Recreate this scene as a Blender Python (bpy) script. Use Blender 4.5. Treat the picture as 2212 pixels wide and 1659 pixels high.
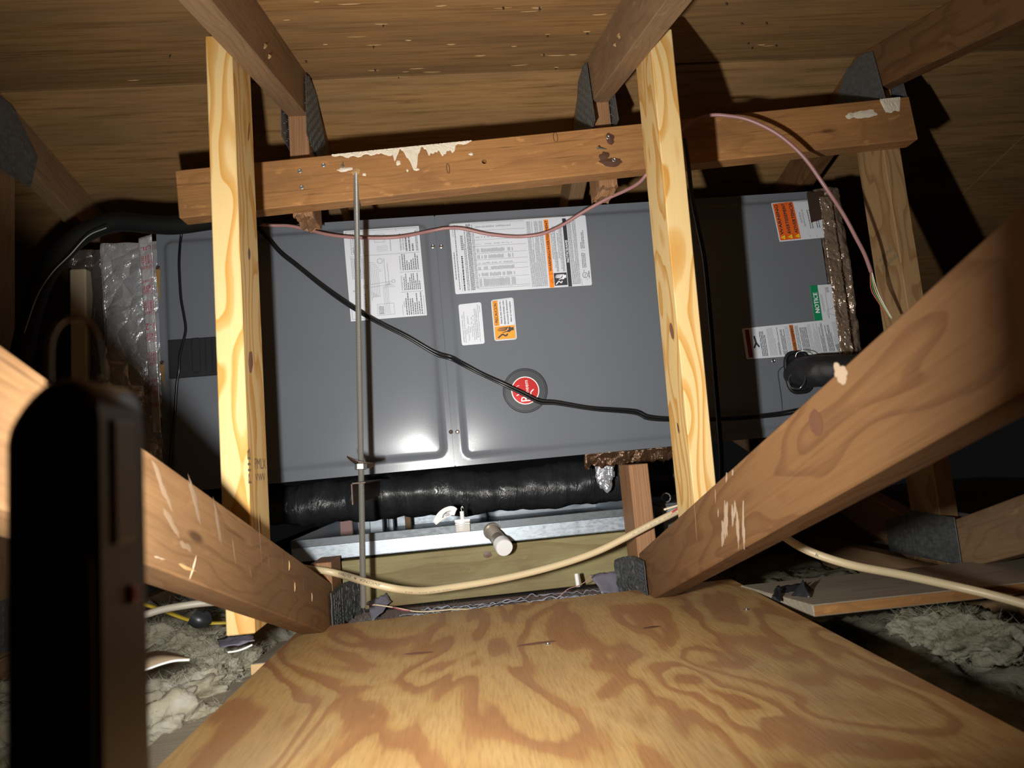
import bpy, bmesh, math, random
import numpy as np
from mathutils import Vector, Matrix, noise
random.seed(7)
for o in list(bpy.data.objects): bpy.data.objects.remove(o)
SC = bpy.context.scene
COL = SC.collection

# ------------------------------------------------------------------ camera
F, CX, CY = 1450.0, 1106.0, 829.5          # focal length and centre for a 2212 x 1659 frame
ZC = 0.367                                  # height of the lens above the drywall ceiling below
def _rot():
    dy = np.array([1008.5-CX, 1005.0-CY, F]); dy /= np.linalg.norm(dy)
    dx = np.array([1, -.0858, 0.]); dx -= dx.dot(dy)*dy; dx /= np.linalg.norm(dx)
    return np.stack([dx, dy, np.cross(dx, dy)])
R = _rot()
cam = bpy.data.cameras.new('camera'); cam_o = bpy.data.objects.new('camera', cam); COL.objects.link(cam_o)
cam.sensor_width = 36; cam.lens = F*36/2212; cam.clip_start = .01; cam.clip_end = 60
M = Matrix.Identity(4)
for i in range(3):
    M[i][0] = R[i][0]; M[i][1] = -R[i][1]; M[i][2] = -R[i][2]
M[2][3] = ZC
cam_o.matrix_world = M
cam.dof.use_dof = True; cam.dof.focus_distance = 1.38; cam.dof.aperture_fstop = 7.5
SC.camera = cam_o
# ------------------------------------------------------------------ world, light, exposure
w = bpy.data.worlds.new('attic_dark'); SC.world = w; w.use_nodes = True
w.node_tree.nodes['Background'].inputs[0].default_value = (.9, .95, 1, 1)
w.node_tree.nodes['Background'].inputs[1].default_value = 0.004
SC.view_settings.view_transform = 'Standard'; SC.view_settings.look = 'None'
SC.view_settings.exposure = 0.0; SC.view_settings.gamma = 1; SC.view_settings.use_curve_mapping = False
LIGHT = Vector((-.134, .254, -.034+ZC))
def lamp(name, loc, aim, sx, sy, power, col, spread=180):
    l = bpy.data.lights.new(name, 'AREA'); l.shape = 'RECTANGLE'; l.size = sx; l.size_y = sy
    l.energy = power; l.color = col; l.spread = math.radians(spread)
    o = bpy.data.objects.new(name, l); COL.objects.link(o); o.location = loc
    o.rotation_euler = Vector(aim).to_track_quat('-Z', 'Y').to_euler()
    return o
lamp('work_light_lamp', LIGHT, (.25, 1, .28), .020, .055, 9.7, (1, .985, .95), 124)

# ------------------------------------------------------------------ geometry helpers
def ray(p):
    return R @ np.array([(p[0]-CX)/F, (p[1]-CY)/F, 1.0])
def atY(p, y):
    d = ray(p); d = d*y/d[1]; return Vector((d[0], d[1], d[2]+ZC))
def atX(p, x):
    d = ray(p); d = d*x/d[0]; return Vector((d[0], d[1], d[2]+ZC))
def atZ(p, z):                               # z above the drywall
    d = ray(p); d = d*(z-ZC)/d[2]; return Vector((d[0], d[1], z))
def atPlane(p, n, k):                        # n.X = k
    d = Vector(ray(p)); c = Vector((0, 0, ZC)); t = (k-c.dot(n))/d.dot(n); return c+d*t

WORLD = {}
def thing(name, label, cat, loc=(0, 0, 0), group=None):
    o = bpy.data.objects.new(name, None); COL.objects.link(o); o.empty_display_size = .03
    o.location = loc; WORLD[o] = Matrix.Translation(Vector(loc))
    tag(o, label, cat, group); return o
def tag(o, label=None, cat=None, group=None, kind=None):
    if label: o['label'] = label
    if cat: o['category'] = cat
    if group: o['group'] = group
    if kind: o['kind'] = kind
    return o
def link(name, me, mats, parent=None, Mw=None, smooth=False):
    if isinstance(me, bmesh.types.BMesh):
        m = bpy.data.meshes.new(name); me.normal_update(); me.to_mesh(m); me.free(); me = m
    o = bpy.data.objects.new(name, me); COL.objects.link(o)
    if not isinstance(mats, (list, tuple)): mats = [mats]
    if not me.materials:
        for m in mats: me.materials.append(m)
    if smooth:
        me.polygons.foreach_set('use_smooth', [True]*len(me.polygons))
    Mw = Mw or Matrix.Identity(4)
    if parent is not None:
        o.parent = parent; o.matrix_basis = WORLD[parent].inverted() @ Mw
    else:
        o.matrix_basis = Mw
    WORLD[o] = Mw
    return o
def frame(o, ex, ey=None):                   # matrix: X along ex, Y near ey
    ex = Vector(ex).normalized(); ey = Vector(ey or (0, 0, 1)); ey = (ey-ex*ey.dot(ex)).normalized(); ez = ex.cross(ey)
    m = Matrix.Identity(4)
    for i in range(3):
        m[i][0] = ex[i]; m[i][1] = ey[i]; m[i][2] = ez[i]; m[i][3] = o[i]
    return m
def bm_box(x0, x1, y0, y1, z0, z1, bev=.0012, seg=1, bm=None):
    bm = bm or bmesh.new()
    r = bmesh.ops.create_cube(bm, size=1)
    for v in r['verts']:
        v.co = Vector((x0+(v.co.x+.5)*(x1-x0), y0+(v.co.y+.5)*(y1-y0), z0+(v.co.z+.5)*(z1-z0)))
    if bev:
        es = list({e for v in r['verts'] for e in v.link_edges})
        bmesh.ops.bevel(bm, geom=es, offset=bev, segments=seg, affect='EDGES', profile=.5)
    return bm
def bm_prism(poly, t0, t1, bev=.001, bm=None):   # polygon in local XY, extruded along Z
    bm = bm or bmesh.new()
    a = [bm.verts.new((p[0], p[1], t0)) for p in poly]; b = [bm.verts.new((p[0], p[1], t1)) for p in poly]
    n = len(poly); fs = [bm.faces.new(a[::-1]), bm.faces.new(b)]
    for i in range(n): fs.append(bm.faces.new((a[i], a[(i+1) % n], b[(i+1) % n], b[i])))
    bmesh.ops.recalc_face_normals(bm, faces=fs)
    if bev:
        es = list({e for f in fs for e in f.edges}); bmesh.ops.bevel(bm, geom=es, offset=bev, segments=1, affect='EDGES')
    return bm
def wprism(name, axes_o, ex, ey, world_poly, t0, t1, mat, parent, bev=.001):
    """prism whose outline is given as world points lying in the plane of ex and ey"""
    m = frame(axes_o, ex, ey); inv = m.inverted()
    poly = [(inv @ Vector(p)).xy for p in world_poly]
    return link(name, bm_prism(poly, t0, t1, bev), mat, parent, m)
def board(name, p0, p1, wdir, w, t, mat, parent=None, bev=.0015):
    """length p0-p1 on the centre line, width w along wdir, thickness t across"""
    p0 = Vector(p0); p1 = Vector(p1); L = (p1-p0).length
    return link(name, bm_box(0, L, -w/2, w/2, -t/2, t/2, bev), mat, parent, frame(p0, p1-p0, wdir))
def smooth_path(pts, n=8):
    pts = [Vector(p) for p in pts]; out = []
    P = [pts[0]*2-pts[1]]+pts+[pts[-1]*2-pts[-2]]
    for i in range(1, len(P)-2):
        a, b, c, d = P[i-1:i+3]
        for k in range(n):
            t = k/n
            out.append(.5*((2*b)+(c-a)*t+(2*a-5*b+4*c-d)*t*t+(3*b-a-3*c+d)*t**3))
    out.append(pts[-1]); return out
def tube_bm(path, r, seg=10, bm=None, cap=True, flat=1.0, up=None):
    bm = bm or bmesh.new(); rings = []; N = len(path); ref = Vector(up or (0, 0, 1))
    for i, p in enumerate(path):
        t = (path[min(i+1, N-1)]-path[max(i-1, 0)]).normalized()
        n = (ref-t*ref.dot(t))
        if n.length < 1e-3: n = Vector((1, 0, 0))-t*t.x
        n.normalize(); b = t.cross(n); ref = n if up is None else ref
        rr = r(i/(N-1)) if callable(r) else r
        rings.append([bm.verts.new(p+(n*math.cos(a)*flat+b*math.sin(a))*rr) for a in [2*math.pi*k/seg for k in range(seg)]])
    for i in range(N-1):
        for k in range(seg):
            bm.faces.new((rings[i][k], rings[i][(k+1) % seg], rings[i+1][(k+1) % seg], rings[i+1][k]))
    if cap:
        bm.faces.new(rings[0][::-1]); bm.faces.new(rings[-1])
    bmesh.ops.recalc_face_normals(bm, faces=bm.faces[:])
    return bm
def tube(name, pts, r, mat, parent=None, seg=10, n=8, **k):
    return link(name, tube_bm(smooth_path(pts, n), r, seg, **k), mat, parent, smooth=True)
def lathe_bm(prof, o, axis, seg=24, bm=None):    # prof: (distance along axis, radius)
    bm = bm or bmesh.new(); m = frame(o, axis, (0, 0, 1) if abs(Vector(axis).normalized().z) < .9 else (1, 0, 0)); rings = []
    for (d, r) in prof:
        rings.append([bm.verts.new(m @ Vector((d, r*math.cos(a), r*math.sin(a)))) for a in [2*math.pi*k/seg for k in range(seg)]])
    for i in range(len(prof)-1):
        for k in range(seg): bm.faces.new((rings[i][k], rings[i][(k+1) % seg], rings[i+1][(k+1) % seg], rings[i+1][k]))
    bm.faces.new(rings[0][::-1]); bm.faces.new(rings[-1])
    bmesh.ops.recalc_face_normals(bm, faces=bm.faces[:]); return bm
def sharp_smooth(o, ang=35):
    me = o.data; me.polygons.foreach_set('use_smooth', [True]*len(me.polygons))
    bm = bmesh.new(); bm.from_mesh(me)
    for e in bm.edges:
        if len(e.link_faces) == 2 and e.calc_face_angle(0) > math.radians(ang): e.smooth = False
    bm.to_mesh(me); bm.free(); return o

# ------------------------------------------------------------------ materials
class NT:
    def __init__(s, name):
        s.m = bpy.data.materials.new(name); s.m.use_nodes = True; s.t = s.m.node_tree; s.b = s.t.nodes['Principled BSDF']
    def n(s, typ, **kw):
        nd = s.t.nodes.new('ShaderNode'+typ)
        for k, v in kw.items():
            if k.startswith('_'): setattr(nd, k[1:], v)
            else:
                key = int(k[1:]) if k[0] == 'i' and k[1:].isdigit() else k.replace('_', ' ')
                if hasattr(v, 'is_output') or isinstance(v, bpy.types.NodeSocket): s.t.links.new(v, nd.inputs[key])
                else: nd.inputs[key].default_value = v
        return nd
    def l(s, a, b): s.t.links.new(a, b)
    def set(s, **kw):
        for k, v in kw.items():
            k = k.replace('_', ' ')
            if isinstance(v, bpy.types.NodeSocket): s.l(v, s.b.inputs[k])
            else: s.b.inputs[k].default_value = v
    def coords(s, scale=(1, 1, 1), rnd=True):
        tc = s.n('TexCoord'); v = tc.outputs['Object']
        if rnd:
            oi = s.n('ObjectInfo'); mu = s.n('Math', _operation='MULTIPLY', i0=oi.outputs['Random'], i1=37.0)
            ad = s.n('VectorMath', _operation='ADD', i0=v); s.l(mu.outputs[0], ad.inputs[1]); v = ad.outputs[0]
        mp = s.n('Mapping', Vector=v, Scale=scale); return mp.outputs[0]
    def noise(s, v, scale, detail=3, rough=.55, dist=0.):
        return s.n('TexNoise', Vector=v, Scale=scale, Detail=detail, Roughness=rough, Distortion=dist).outputs['Fac']
    def ramp(s, f, stops, interp='LINEAR'):
        r = s.n('ValToRGB', Fac=f); e = r.color_ramp.elements; r.color_ramp.interpolation = interp
        while len(e) > 1: e.remove(e[-1])
        e[0].position = stops[0][0]; e[0].color = (*stops[0][1], 1)
        for p, c in stops[1:]:
            q = e.new(p); q.color = (*c, 1)
        return r.outputs['Color']
    def mix(s, f, a, b, mode='MIX'):
        m = s.n('Mix', _data_type='RGBA', _blend_type=mode)
        for sock, v in ((m.inputs[0], f), (m.inputs[6], a), (m.inputs[7], b)):
            if isinstance(v, bpy.types.NodeSocket): s.l(v, sock)
            else: sock.default_value = v if not isinstance(v, tuple) else (*v, 1)
        return m.outputs[2]
    def math(s, op, a, b=0., c=None):
        kw = dict(i0=a, i1=b)
        if c is not None: kw['i2'] = c
        return s.n('Math', _operation=op, **kw).outputs[0]
    def bump(s, h, strength=.3, dist=.002):
        s.l(s.n('Bump', Height=h, Strength=strength, Distance=dist).outputs[0], s.b.inputs['Normal'])
def plain(name, col, rough=.5, metal=0., bump=None, spec=.5, **kw):
    t = NT(name); t.set(Base_Color=(*col, 1), Roughness=rough, Metallic=metal, Specular_IOR_Level=spec, **kw)
    if bump: t.bump(t.noise(t.coords(), bump[0], 3), bump[1], bump[2] if len(bump) > 2 else .002)
    return t.m
def wood(name, early, late, dirt, ring=60., grain=.35, warp=.02, rough=.65, knots=True, blotch=.35, bump=.25, late_w=.2, checks=0.):
    """sawn softwood: growth rings about the board's length (X), warped so that flat faces show cathedrals"""
    t = NT(name); oi = t.n('ObjectInfo'); cx = t.n('CombineXYZ', i0=t.math('MULTIPLY', oi.outputs['Random'], 41.0))
    v = t.n('VectorMath', _operation='ADD', i0=t.n('TexCoord').outputs['Object'], i1=cx.outputs[0]).outputs[0]
    low = t.n('TexNoise', Vector=t.n('Mapping', Vector=v, Scale=(1.6, 5, 5)).outputs[0], Scale=1.6, Detail=2).outputs['Color']
    off = t.n('VectorMath', _operation='SUBTRACT', i0=low, i1=(.5, .5, .5)).outputs[0]
    off = t.n('VectorMath', _operation='SCALE', i0=off, Scale=warp*10).outputs[0]
    vv = t.n('VectorMath', _operation='ADD', i0=v, i1=off).outputs[0]
    sep = t.n('SeparateXYZ', Vector=vv)
    y = t.math('ADD', sep.outputs[1], .013); z = t.math('ADD', sep.outputs[2], .05)
    rr = t.math('SQRT', t.math('ADD', t.math('MULTIPLY', y, y), t.math('MULTIPLY', z, z)))
    fr = t.math('FRACT', t.math('MULTIPLY', rr, ring))
    md = tuple(p*.45+q*.55 for p, q in zip(early, late))
    c = t.ramp(fr, [(0, early), (1-late_w-.12, early), (1-late_w, md), (.94, late), (1, early)])
    fine = t.noise(t.n('Mapping', Vector=v, Scale=(6, 260, 260)).outputs[0], 1., 4, .6)
    c = t.mix(grain, c, t.ramp(fine, [(.32, late), (.6, early)]))
    bl = t.noise(t.n('Mapping', Vector=v, Scale=(3, 9, 9)).outputs[0], 1.5, 5, .6)
    c = t.mix(t.math('MULTIPLY', t.n('MapRange', Value=bl, i1=.42, i2=.72).outputs[0], blotch), c, dirt)
    if knots:
        k = t.n('TexVoronoi', Vector=t.n('Mapping', Vector=v, Scale=(3.2, 12, 12)).outputs[0], Scale=1.).outputs['Distance']
        c = t.mix(t.n('MapRange', Value=k, i1=.035, i2=.075, i3=.8, i4=0.).outputs[0], c, tuple(x*.30 for x in late))
    if checks:
        ck = t.noise(t.n('Mapping', Vector=v, Scale=(4, 95, 95), Location=(3, 3, 3)).outputs[0], 1., 3, .6)
        c = t.mix(t.n('MapRange', Value=ck, i1=.64, i2=.72, i3=0., i4=checks).outputs[0], c, tuple(x*.35 for x in late))
        sc = t.noise(t.n('Mapping', Vector=v, Scale=(26, 60, 60), Location=(8, 3, 3)).outputs[0], 1., 3, .6)
        c = t.mix(t.n('MapRange', Value=sc, i1=.62, i2=.72, i3=0., i4=checks*.7).outputs[0], c, tuple(min(1, x*1.5) for x in early))
    t.set(Base_Color=c, Roughness=rough, Specular_IOR_Level=.3)
    t.bump(fine, bump, .0015)
    return t.m
AGED = wood('aged_truss_lumber', (.285, .175, .092), (.20, .115, .056), (.15, .092, .052), ring=110, grain=.5, warp=.012, blotch=.6, checks=.5)
WEBW = wood('toned_down_web_lumber', (.245, .132, .056), (.155, .078, .031), (.130, .074, .038), ring=60, grain=.45, warp=.025, blotch=.7, checks=.5)  # dirt-patched lumber, its colour darkened to offset the strong light close to the lamp
AGED_R = wood('aged_reddish_lumber', (.170, .084, .032), (.108, .046, .017), (.11, .057, .027), ring=38, grain=.35, warp=.030, blotch=.45, checks=.35, late_w=.3)
PINE_OLD = wood('amber_aged_pine', (.38, .235, .105), (.23, .12, .045), (.25, .15, .07), ring=42, grain=.25, warp=.028, blotch=.35, late_w=.3)
RED = wood('reddish_sawn_post', (.34, .18, .085), (.17, .075, .032), (.25, .13, .065), ring=230, grain=.5, warp=.004, blotch=.2, knots=False)
PINE = wood('fresh_yellow_pine', (.70, .495, .22), (.54, .255, .042), (.62, .39, .13), ring=36, grain=.08, warp=.034, blotch=.2, bump=.1, late_w=.38)
BEAMW = wood('weathered_orange_lumber', (.41, .20, .068), (.27, .12, .040), (.21, .10, .04), ring=45, grain=.6, warp=.02, blotch=.75, checks=.8)
TREATED = wood('pressure_treated_lumber', (.27, .232, .108), (.18, .14, .055), (.16, .10, .042), ring=50, grain=.3, warp=.008, blotch=.85, checks=.3, late_w=.3)
GREYW = wood('grey_weathered_board', (.38, .33, .25), (.25, .20, .14), (.24, .19, .14), ring=90, grain=.5, warp=.01, blotch=.5, knots=False)
CUT = plain('fresh_cut_end_grain', (.80, .52, .25), .7)

def deck_mat():
    t = NT('rotary_cut_plywood'); v = t.coords(rnd=False)
    rag = t.noise(t.n('Mapping', Vector=v, Scale=(120, 9, 1)).outputs[0], 1., 3, .6)
    wv = t.noise(t.n('Mapping', Vector=v, Scale=(5.6, 2.3, 1), Location=(3.4, 1.2, 0)).outputs[0], 1., 2.4, .5, .8)
    wv = t.math('ADD', wv, t.math('MULTIPLY', rag, .035))
    br, br2, ye, ye2 = (.38, .182, .072), (.43, .215, .082), (.53, .32, .115), (.58, .37, .148)
    c = t.ramp(wv, [(.0, br), (.345, br2), (.357, ye), (.40, ye2), (.425, ye), (.437, br2), (.475, br), (.487, ye), (.53, ye2), (.56, ye), (.572, br2), (.615, br), (.63, ye2), (.68, ye), (.695, br)])
    band = wv
    n2 = t.noise(t.n('Mapping', Vector=v, Scale=(8, 3.5, 1), Location=(9, 4, 0)).outputs[0], 1., 5, .65)
    c = t.mix(t.n('MapRange', Value=n2, i1=.5, i2=.8, i3=0., i4=.6).outputs[0], c, (.30, .18, .10))
    fine = t.noise(t.n('Mapping', Vector=v, Scale=(330, 26, 1)).outputs[0], 1., 3, .6)
    c = t.mix(t.n('MapRange', Value=fine, i1=.45, i2=.75, i3=0., i4=.5).outputs[0], c, (.28, .14, .06))
    dust = t.noise(v, 4., 4, .6)
    c = t.mix(t.n('MapRange', Value=dust, i1=.5, i2=.8, i3=0., i4=.35).outputs[0], c, (.42, .32, .21))
    t.set(Base_Color=c, Roughness=.55, Specular_IOR_Level=.35)
    t.bump(t.math('ADD', fine, t.math('MULTIPLY', band, .8)), .35, .0012)
    return t.m
DECK = deck_mat()
def roof_mat():
    t = NT('roof_sheathing_plywood'); v = t.coords(rnd=True)
    fine = t.noise(t.n('Mapping', Vector=v, Scale=(5, 85, 40)).outputs[0], 1., 5, .65)
    c = t.ramp(fine, [(.28, (.155, .076, .026)), (.44, (.30, .162, .060)), (.58, (.37, .208, .082)), (.76, (.23, .12, .043))])
    big = t.noise(t.n('Mapping', Vector=v, Scale=(2, 9, 4)).outputs[0], 1.2, 4, .6)
    c = t.mix(t.n('MapRange', Value=big, i1=.42, i2=.7, i3=0., i4=.7).outputs[0], c, (.20, .125, .06))
    t.set(Base_Color=c, Roughness=.75, Specular_IOR_Level=.2)
    t.bump(fine, .4, .002); return t.m
ROOF = roof_mat()
def galv_mat(name, col, rough, spang=1.):
    t = NT(name); v = t.coords()
    n1 = t.noise(t.n('Mapping', Vector=v, Scale=(70, 150, 150)).outputs[0], 1., 3, .7)
    c = t.ramp(n1, [(.3, tuple(x*.72 for x in col)), (.55, col), (.75, tuple(min(1, x*1.2) for x in col))])
    t.set(Base_Color=c, Metallic=.55, Roughness=t.n('MapRange', Value=n1, i1=.3, i2=.7, i3=rough-.08, i4=rough+.12).outputs[0])
    t.bump(n1, .15, .001); return t.m
GALV = galv_mat('galvanized_sheet', (.40, .45, .50), .42)
PLATE = galv_mat('dull_gusset_steel', (.17, .175, .17), .55)
PLATE_D = galv_mat('blackened_gusset_steel', (.085, .088, .09), .5)
KNOT = plain('dark_pine_knot', (.115, .048, .024), .5)
KNOT_P = plain('red_brown_knot', (.20, .085, .045), .5)
def paint_mat():
    t = NT('grey_enamel'); v = t.coords()
    n = t.noise(v, 600., 2, .5); m = t.noise(v, 5., 3, .5)
    c = t.mix(t.n('MapRange', Value=m, i1=.4, i2=.7, i3=0., i4=.5).outputs[0], (.146, .158, .178), (.128, .139, .157))
    t.set(Base_Color=c, Roughness=.235, Specular_IOR_Level=.30); t.bump(n, .06, .0006); return t.m
ENAMEL = paint_mat()
def foil_mat(name, col, rough=.25, bs=.6):
    t = NT(name); v = t.coords()
    n = t.noise(v, 22., 5, .6, .6); n2 = t.n('TexVoronoi', Vector=v, Scale=26., _feature='DISTANCE_TO_EDGE').outputs['Distance']
    t.set(Base_Color=(*col, 1), Metallic=.6, Roughness=rough, Specular_IOR_Level=.8); t.bump(t.math('ADD', n, t.math('MULTIPLY', n2, 1.2)), min(1, bs*1.4), .010); return t.m
FOIL = foil_mat('aluminium_foil_facing', (.66, .67, .70))
FOIL_D = foil_mat('smoked_foil_facing', (.20, .17, .155), .2)
FOIL_B = foil_mat('brown_tinted_foil', (.36, .27, .20), .16, 1.)
def black_film():
    t = NT('black_plastic_film'); v = t.coords()
    n = t.noise(t.n('Mapping', Vector=v, Scale=(30, 6, 6)).outputs[0], 1., 6, .65, .8)
    t.set(Base_Color=(.020, .021, .023, 1), Roughness=.32, Specular_IOR_Level=.7); t.bump(n, .9, .012); return t.m
FILM = black_film()
RUBBER = plain('black_rubber', (.012, .012, .013), .45, bump=(90, .2))
BLACKP = plain('black_plastic', (.020, .021, .024), .38)
CORD = plain('black_cord_jacket', (.010, .010, .011), .3)
CREAM = plain('cream_cable_jacket', (.60, .48, .285), .4, bump=(30, .15))
PINK = plain('faded_red_cable_jacket', (.36, .18, .17), .38)
ZINC = plain('zinc_plated_steel', (.30, .295, .27), .36, .6)
STEEL = plain('bright_steel', (.62, .61, .58), .28, 1.0)
RUSTY = plain('rusty_brown_steel', (.07, .045, .03), .55, .4, bump=(120, .4))
PVC = plain('white_pvc', (.84, .84, .83), .35)
THREAD = plain('dull_threaded_nipple', (.40, .37, .31), .35, .6)
PAPER = plain('white_label_paper', (.66, .69, .74), .4)
INK = plain('black_ink', (.035, .035, .045), .5)
GINK = plain('grey_ink', (.13, .14, .16), .5)
LINK_ = plain('pale_grey_ink', (.36, .39, .43), .5)
ORANGE = plain('orange_ink', (.92, .25, .015), .4)
ORANGE2 = plain('red_orange_ink', (.80, .13, .015), .4)
AMBER = plain('amber_ink', (.90, .33, .02), .4)
YELLOW = plain('yellow_ink', (.92, .74, .03), .4)
GREEN = plain('green_ink', (.005, .23, .09), .4)
WINK = plain('white_ink', (.82, .85, .88), .4)
MAROON = plain('maroon_ink', (.22, .015, .04), .5)
CAULK = plain('cream_glue_drips', (.74, .66, .52), .5, bump=(60, .5))
PALEWOOD = plain('torn_pale_wood_fibre', (.44, .27, .11), .7)
SCUFF_D = plain('dull_dust_scuff', (.27, .175, .10), .85)
SCUFF = plain('pale_dust_scuff', (.36, .26, .17), .8)

# ================================================================== SETTING
RY, RZ, SL = 1.33, .82+ZC, .265              # ridge line and roof slope
def roofz(y): return RZ-SL*abs(y-RY)
TX = {'a': -.910, 'b': -.300, 'c': .310, 'd': .920}   # left faces of the roof trusses, 610 mm apart
ceiling = thing('ceiling', 'brown plywood roof sheathing on both slopes of the ridge', None, (.02, RY, RZ)); ceiling['kind'] = 'structure'
Ls = math.hypot(1, SL)
def sheathing(x0, x1, y0, y1, dz=0):
    s = -1 if y0 >= RY-.01 else 1
    o = Vector((x0, min(y0, y1, key=lambda q: abs(q-RY)), 0)); o.z = roofz(o.y)+dz
    far = y1 if s < 0 else y0
    ey = Vector((0, far-o.y, roofz(far)-roofz(o.y))); L = ey.length
    m = frame(o, (1, 0, 0), ey); up = (m.to_3x3() @ Vector((0, 0, 1))).z > 0
    return link('sheathing_panel', bm_box(0, x1-x0, 0, L, 0 if up else -.012, .012 if up else 0, .0008), ROOF, ceiling, m)
XB = (-3.2, -.886, .329, 1.549, 3.4)
near_panels = []
for i in range(4):
    near_panels.append(sheathing(XB[i]+.001, XB[i+1]-.001, -1.2, RY-.004))
for i in range(4):
    sheathing(XB[i]+.001, XB[i+1]-.001, RY+.004, 2.55)
    sheathing(XB[i]+.001, XB[i+1]-.001, 2.5505, 4.3)
NN = Vector((0, -SL, 1)).normalized(); NK = NN.dot(Vector((0, RY, RZ)))
def panel_at(x):
    for i in range(4):
        if x < XB[i+1]: return near_panels[i]
nail_px = [(828, 52), (807, 98), (809, 149), (862, 165), (1086, 15), (1165, 15), (1182, 74), (1267, 69), (1201, 145), (1175, 116),
           (660, 130), (1569, 5), (1601, 49), (1655, 47), (1617, 91), (1625, 101), (1677, 96), (368, 118), (1040, 165)]
rn = random.Random(3)
nail_me = None
for i, p in enumerate(nail_px):
    q = atPlane(p, NN, NK)
    if nail_me is None:
        b = lathe_bm([(0, .0015), (.0045, .0014), (.0068, .0003)], (0, 0, 0), (0, 0, -1), 7)
        nail_me = bpy.data.meshes.new('roofing_nail'); b.to_mesh(nail_me); b.free(); nail_me.materials.append(RUSTY)
    m = Matrix.Translation(q) @ Matrix.Rotation(rn.uniform(-.35, .35), 4, 'X') @ Matrix.Rotation(rn.uniform(-.35, .35), 4, 'Y')
    link('roofing_nail', nail_me, ZINC, panel_at(q.x), m)
def sliver_bm(L, wd, h, rr):
    bm = bmesh.new(); n = 6; top = []; bot = []; mid = []
    for i in range(n+1):
        t = i/n; x = (t-.5)*L; e = math.sin(math.pi*t)**.7
        top.append(bm.verts.new((x, wd*e*rr.uniform(.3, 1)+.0002, 0))); bot.append(bm.verts.new((x, -wd*e*rr.uniform(.3, 1)-.0002, 0)))
        mid.append(bm.verts.new((x, 0, -h*e-.0002)))
    for i in range(n):
        bm.faces.new((top[i], top[i+1], mid[i+1], mid[i])); bm.faces.new((mid[i], mid[i+1], bot[i+1], bot[i]))
    return bm
spl_px = nail_px[:10]+[(625, 44), (700, 93), (760, 8), (690, 4), (1110, 100), (1205, 116), (1240, 118), (900, 145), (870, 152), (950, 12), (1140, 22), (1290, 30),
          (980, 96), (880, 86), (770, 78), (1040, 118), (930, 155), (1120, 140), (294, 174), (1640, 95), (1660, 98)]
for i, p in enumerate(spl_px):
    q = atPlane((p[0]+rn.uniform(-6, 6), p[1]+rn.uniform(-2, 3)), NN, NK)
    m = frame(q-NN*.0004, (1, rn.uniform(-.05, .05), 0), (0, 1, SL))
    link('splinter', sliver_bm(rn.uniform(.008, .040), rn.choice((.00025, .0004, .0006, .001)), rn.uniform(.0004, .0016), rn), PALEWOOD, panel_at(q.x), m)

floor = link('floor', bm_box(-3.2, 3.4, -1.2, 4.3, -.014, 0, 0), plain('drywall_back', (.42, .38, .32), .8, bump=(20, .2)))
tag(floor, 'drywall ceiling board under the joists and insulation', None, None, 'structure')

# ================================================================== ROOF TRUSSES
H4 = .0935                                    # vertical thickness of a sloping 2x4
GZ = .089                                     # top of the bottom chords
def yz(x, pts): return [Vector((x, y, z)) for y, z in pts]
def plate_poly(name, x, pts, side, parent, teeth=True, gap=.004, mat=PLATE):
    """toothed gusset plate lying on the face x, standing slightly proud of the wood"""
    m = frame((x, RY, 0), (0, 1, 0), (0, 0, 1)); ez = (m.to_3x3() @ Vector((0, 0, 1))).x
    s = ez*side; inv = m.inverted(); poly = [(inv @ Vector((x, y, z))).xy for y, z in pts]
    a, b = sorted((s*gap, s*(gap+.0016)))
    bm = bm_prism(poly, a, b, .0004)
    xs = [p[0] for p in poly]; ys = [p[1] for p in poly]
    if teeth:                                 # punched slots and their teeth
        r2 = random.Random(len(pts)*7+int(x*1000))
        nx, ny = int((max(xs)-min(xs))/.0125), int((max(ys)-min(ys))/.020)
        cx, cy = sum(xs)/len(xs), sum(ys)/len(ys)
        for i in range(nx):
            for j in range(ny):
                px = min(xs)+(i+.5)*.0125; py = min(ys)+(j+.5+(i % 2)*.5)*.020
                ins = True
                for k in range(len(poly)):
                    u, w_ = Vector(poly[k]), Vector(poly[(k+1) % len(poly)]); c = Vector((cx, cy))
                    f = lambda q: (w_.x-u.x)*(q.y-u.y)-(w_.y-u.y)*(q.x-u.x)
                    if f(Vector((px, py)))*f(c) < 0 or abs(f(Vector((px, py))))/(w_-u).length < .005: ins = False
                if not ins: continue
                z0 = s*(gap+.0016)
                bm_box(px-.0022, px+.0022, py-.006, py+.005, min(z0, z0+s*.0009), max(z0, z0+s*.0009), 0, bm=bm)
                bm_box(px-.0012, px+.0012, py-.006, py-.0045, min(0, s*gap), max(0, s*gap), 0, bm=bm)
    return link(name, bm, mat, parent, m)
def rafter(parent, x0, side, y_end, mat):
    s = -1 if side == 'near' else 1
    o = Vector((x0, RY, RZ)); ex = Vector((0, s, -SL)).normalized()
    ye = y_end; g = .0004
    pts = yz(x0, [(RY+s*.0005, RZ-g), (ye, roofz(ye)-g), (ye, roofz(ye)-H4), (RY+s*.0005, RZ-H4)])
    m = frame(o, ex, (0, 0, 1)); ez = (m.to_3x3() @ Vector((0, 0, 1))).x
    inv = m.inverted(); poly = [(inv @ p).xy for p in pts]
    t0, t1 = (0, .038) if ez > 0 else (-.038, 0)
    # recentre so the board's own axis is in its middle
    mm = m @ Matrix.Translation((0, 0, (t0+t1)/2))
    mm = mm @ Matrix.Translation((0, -.045, 0)); poly = [(p[0], p[1]+.045) for p in poly]
    return link('rafter', bm_prism(poly, -.019, .019, .0015), mat, parent, mm)
WB = .222+ZC                                  # near web: top edge z = WB - .324 y
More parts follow.
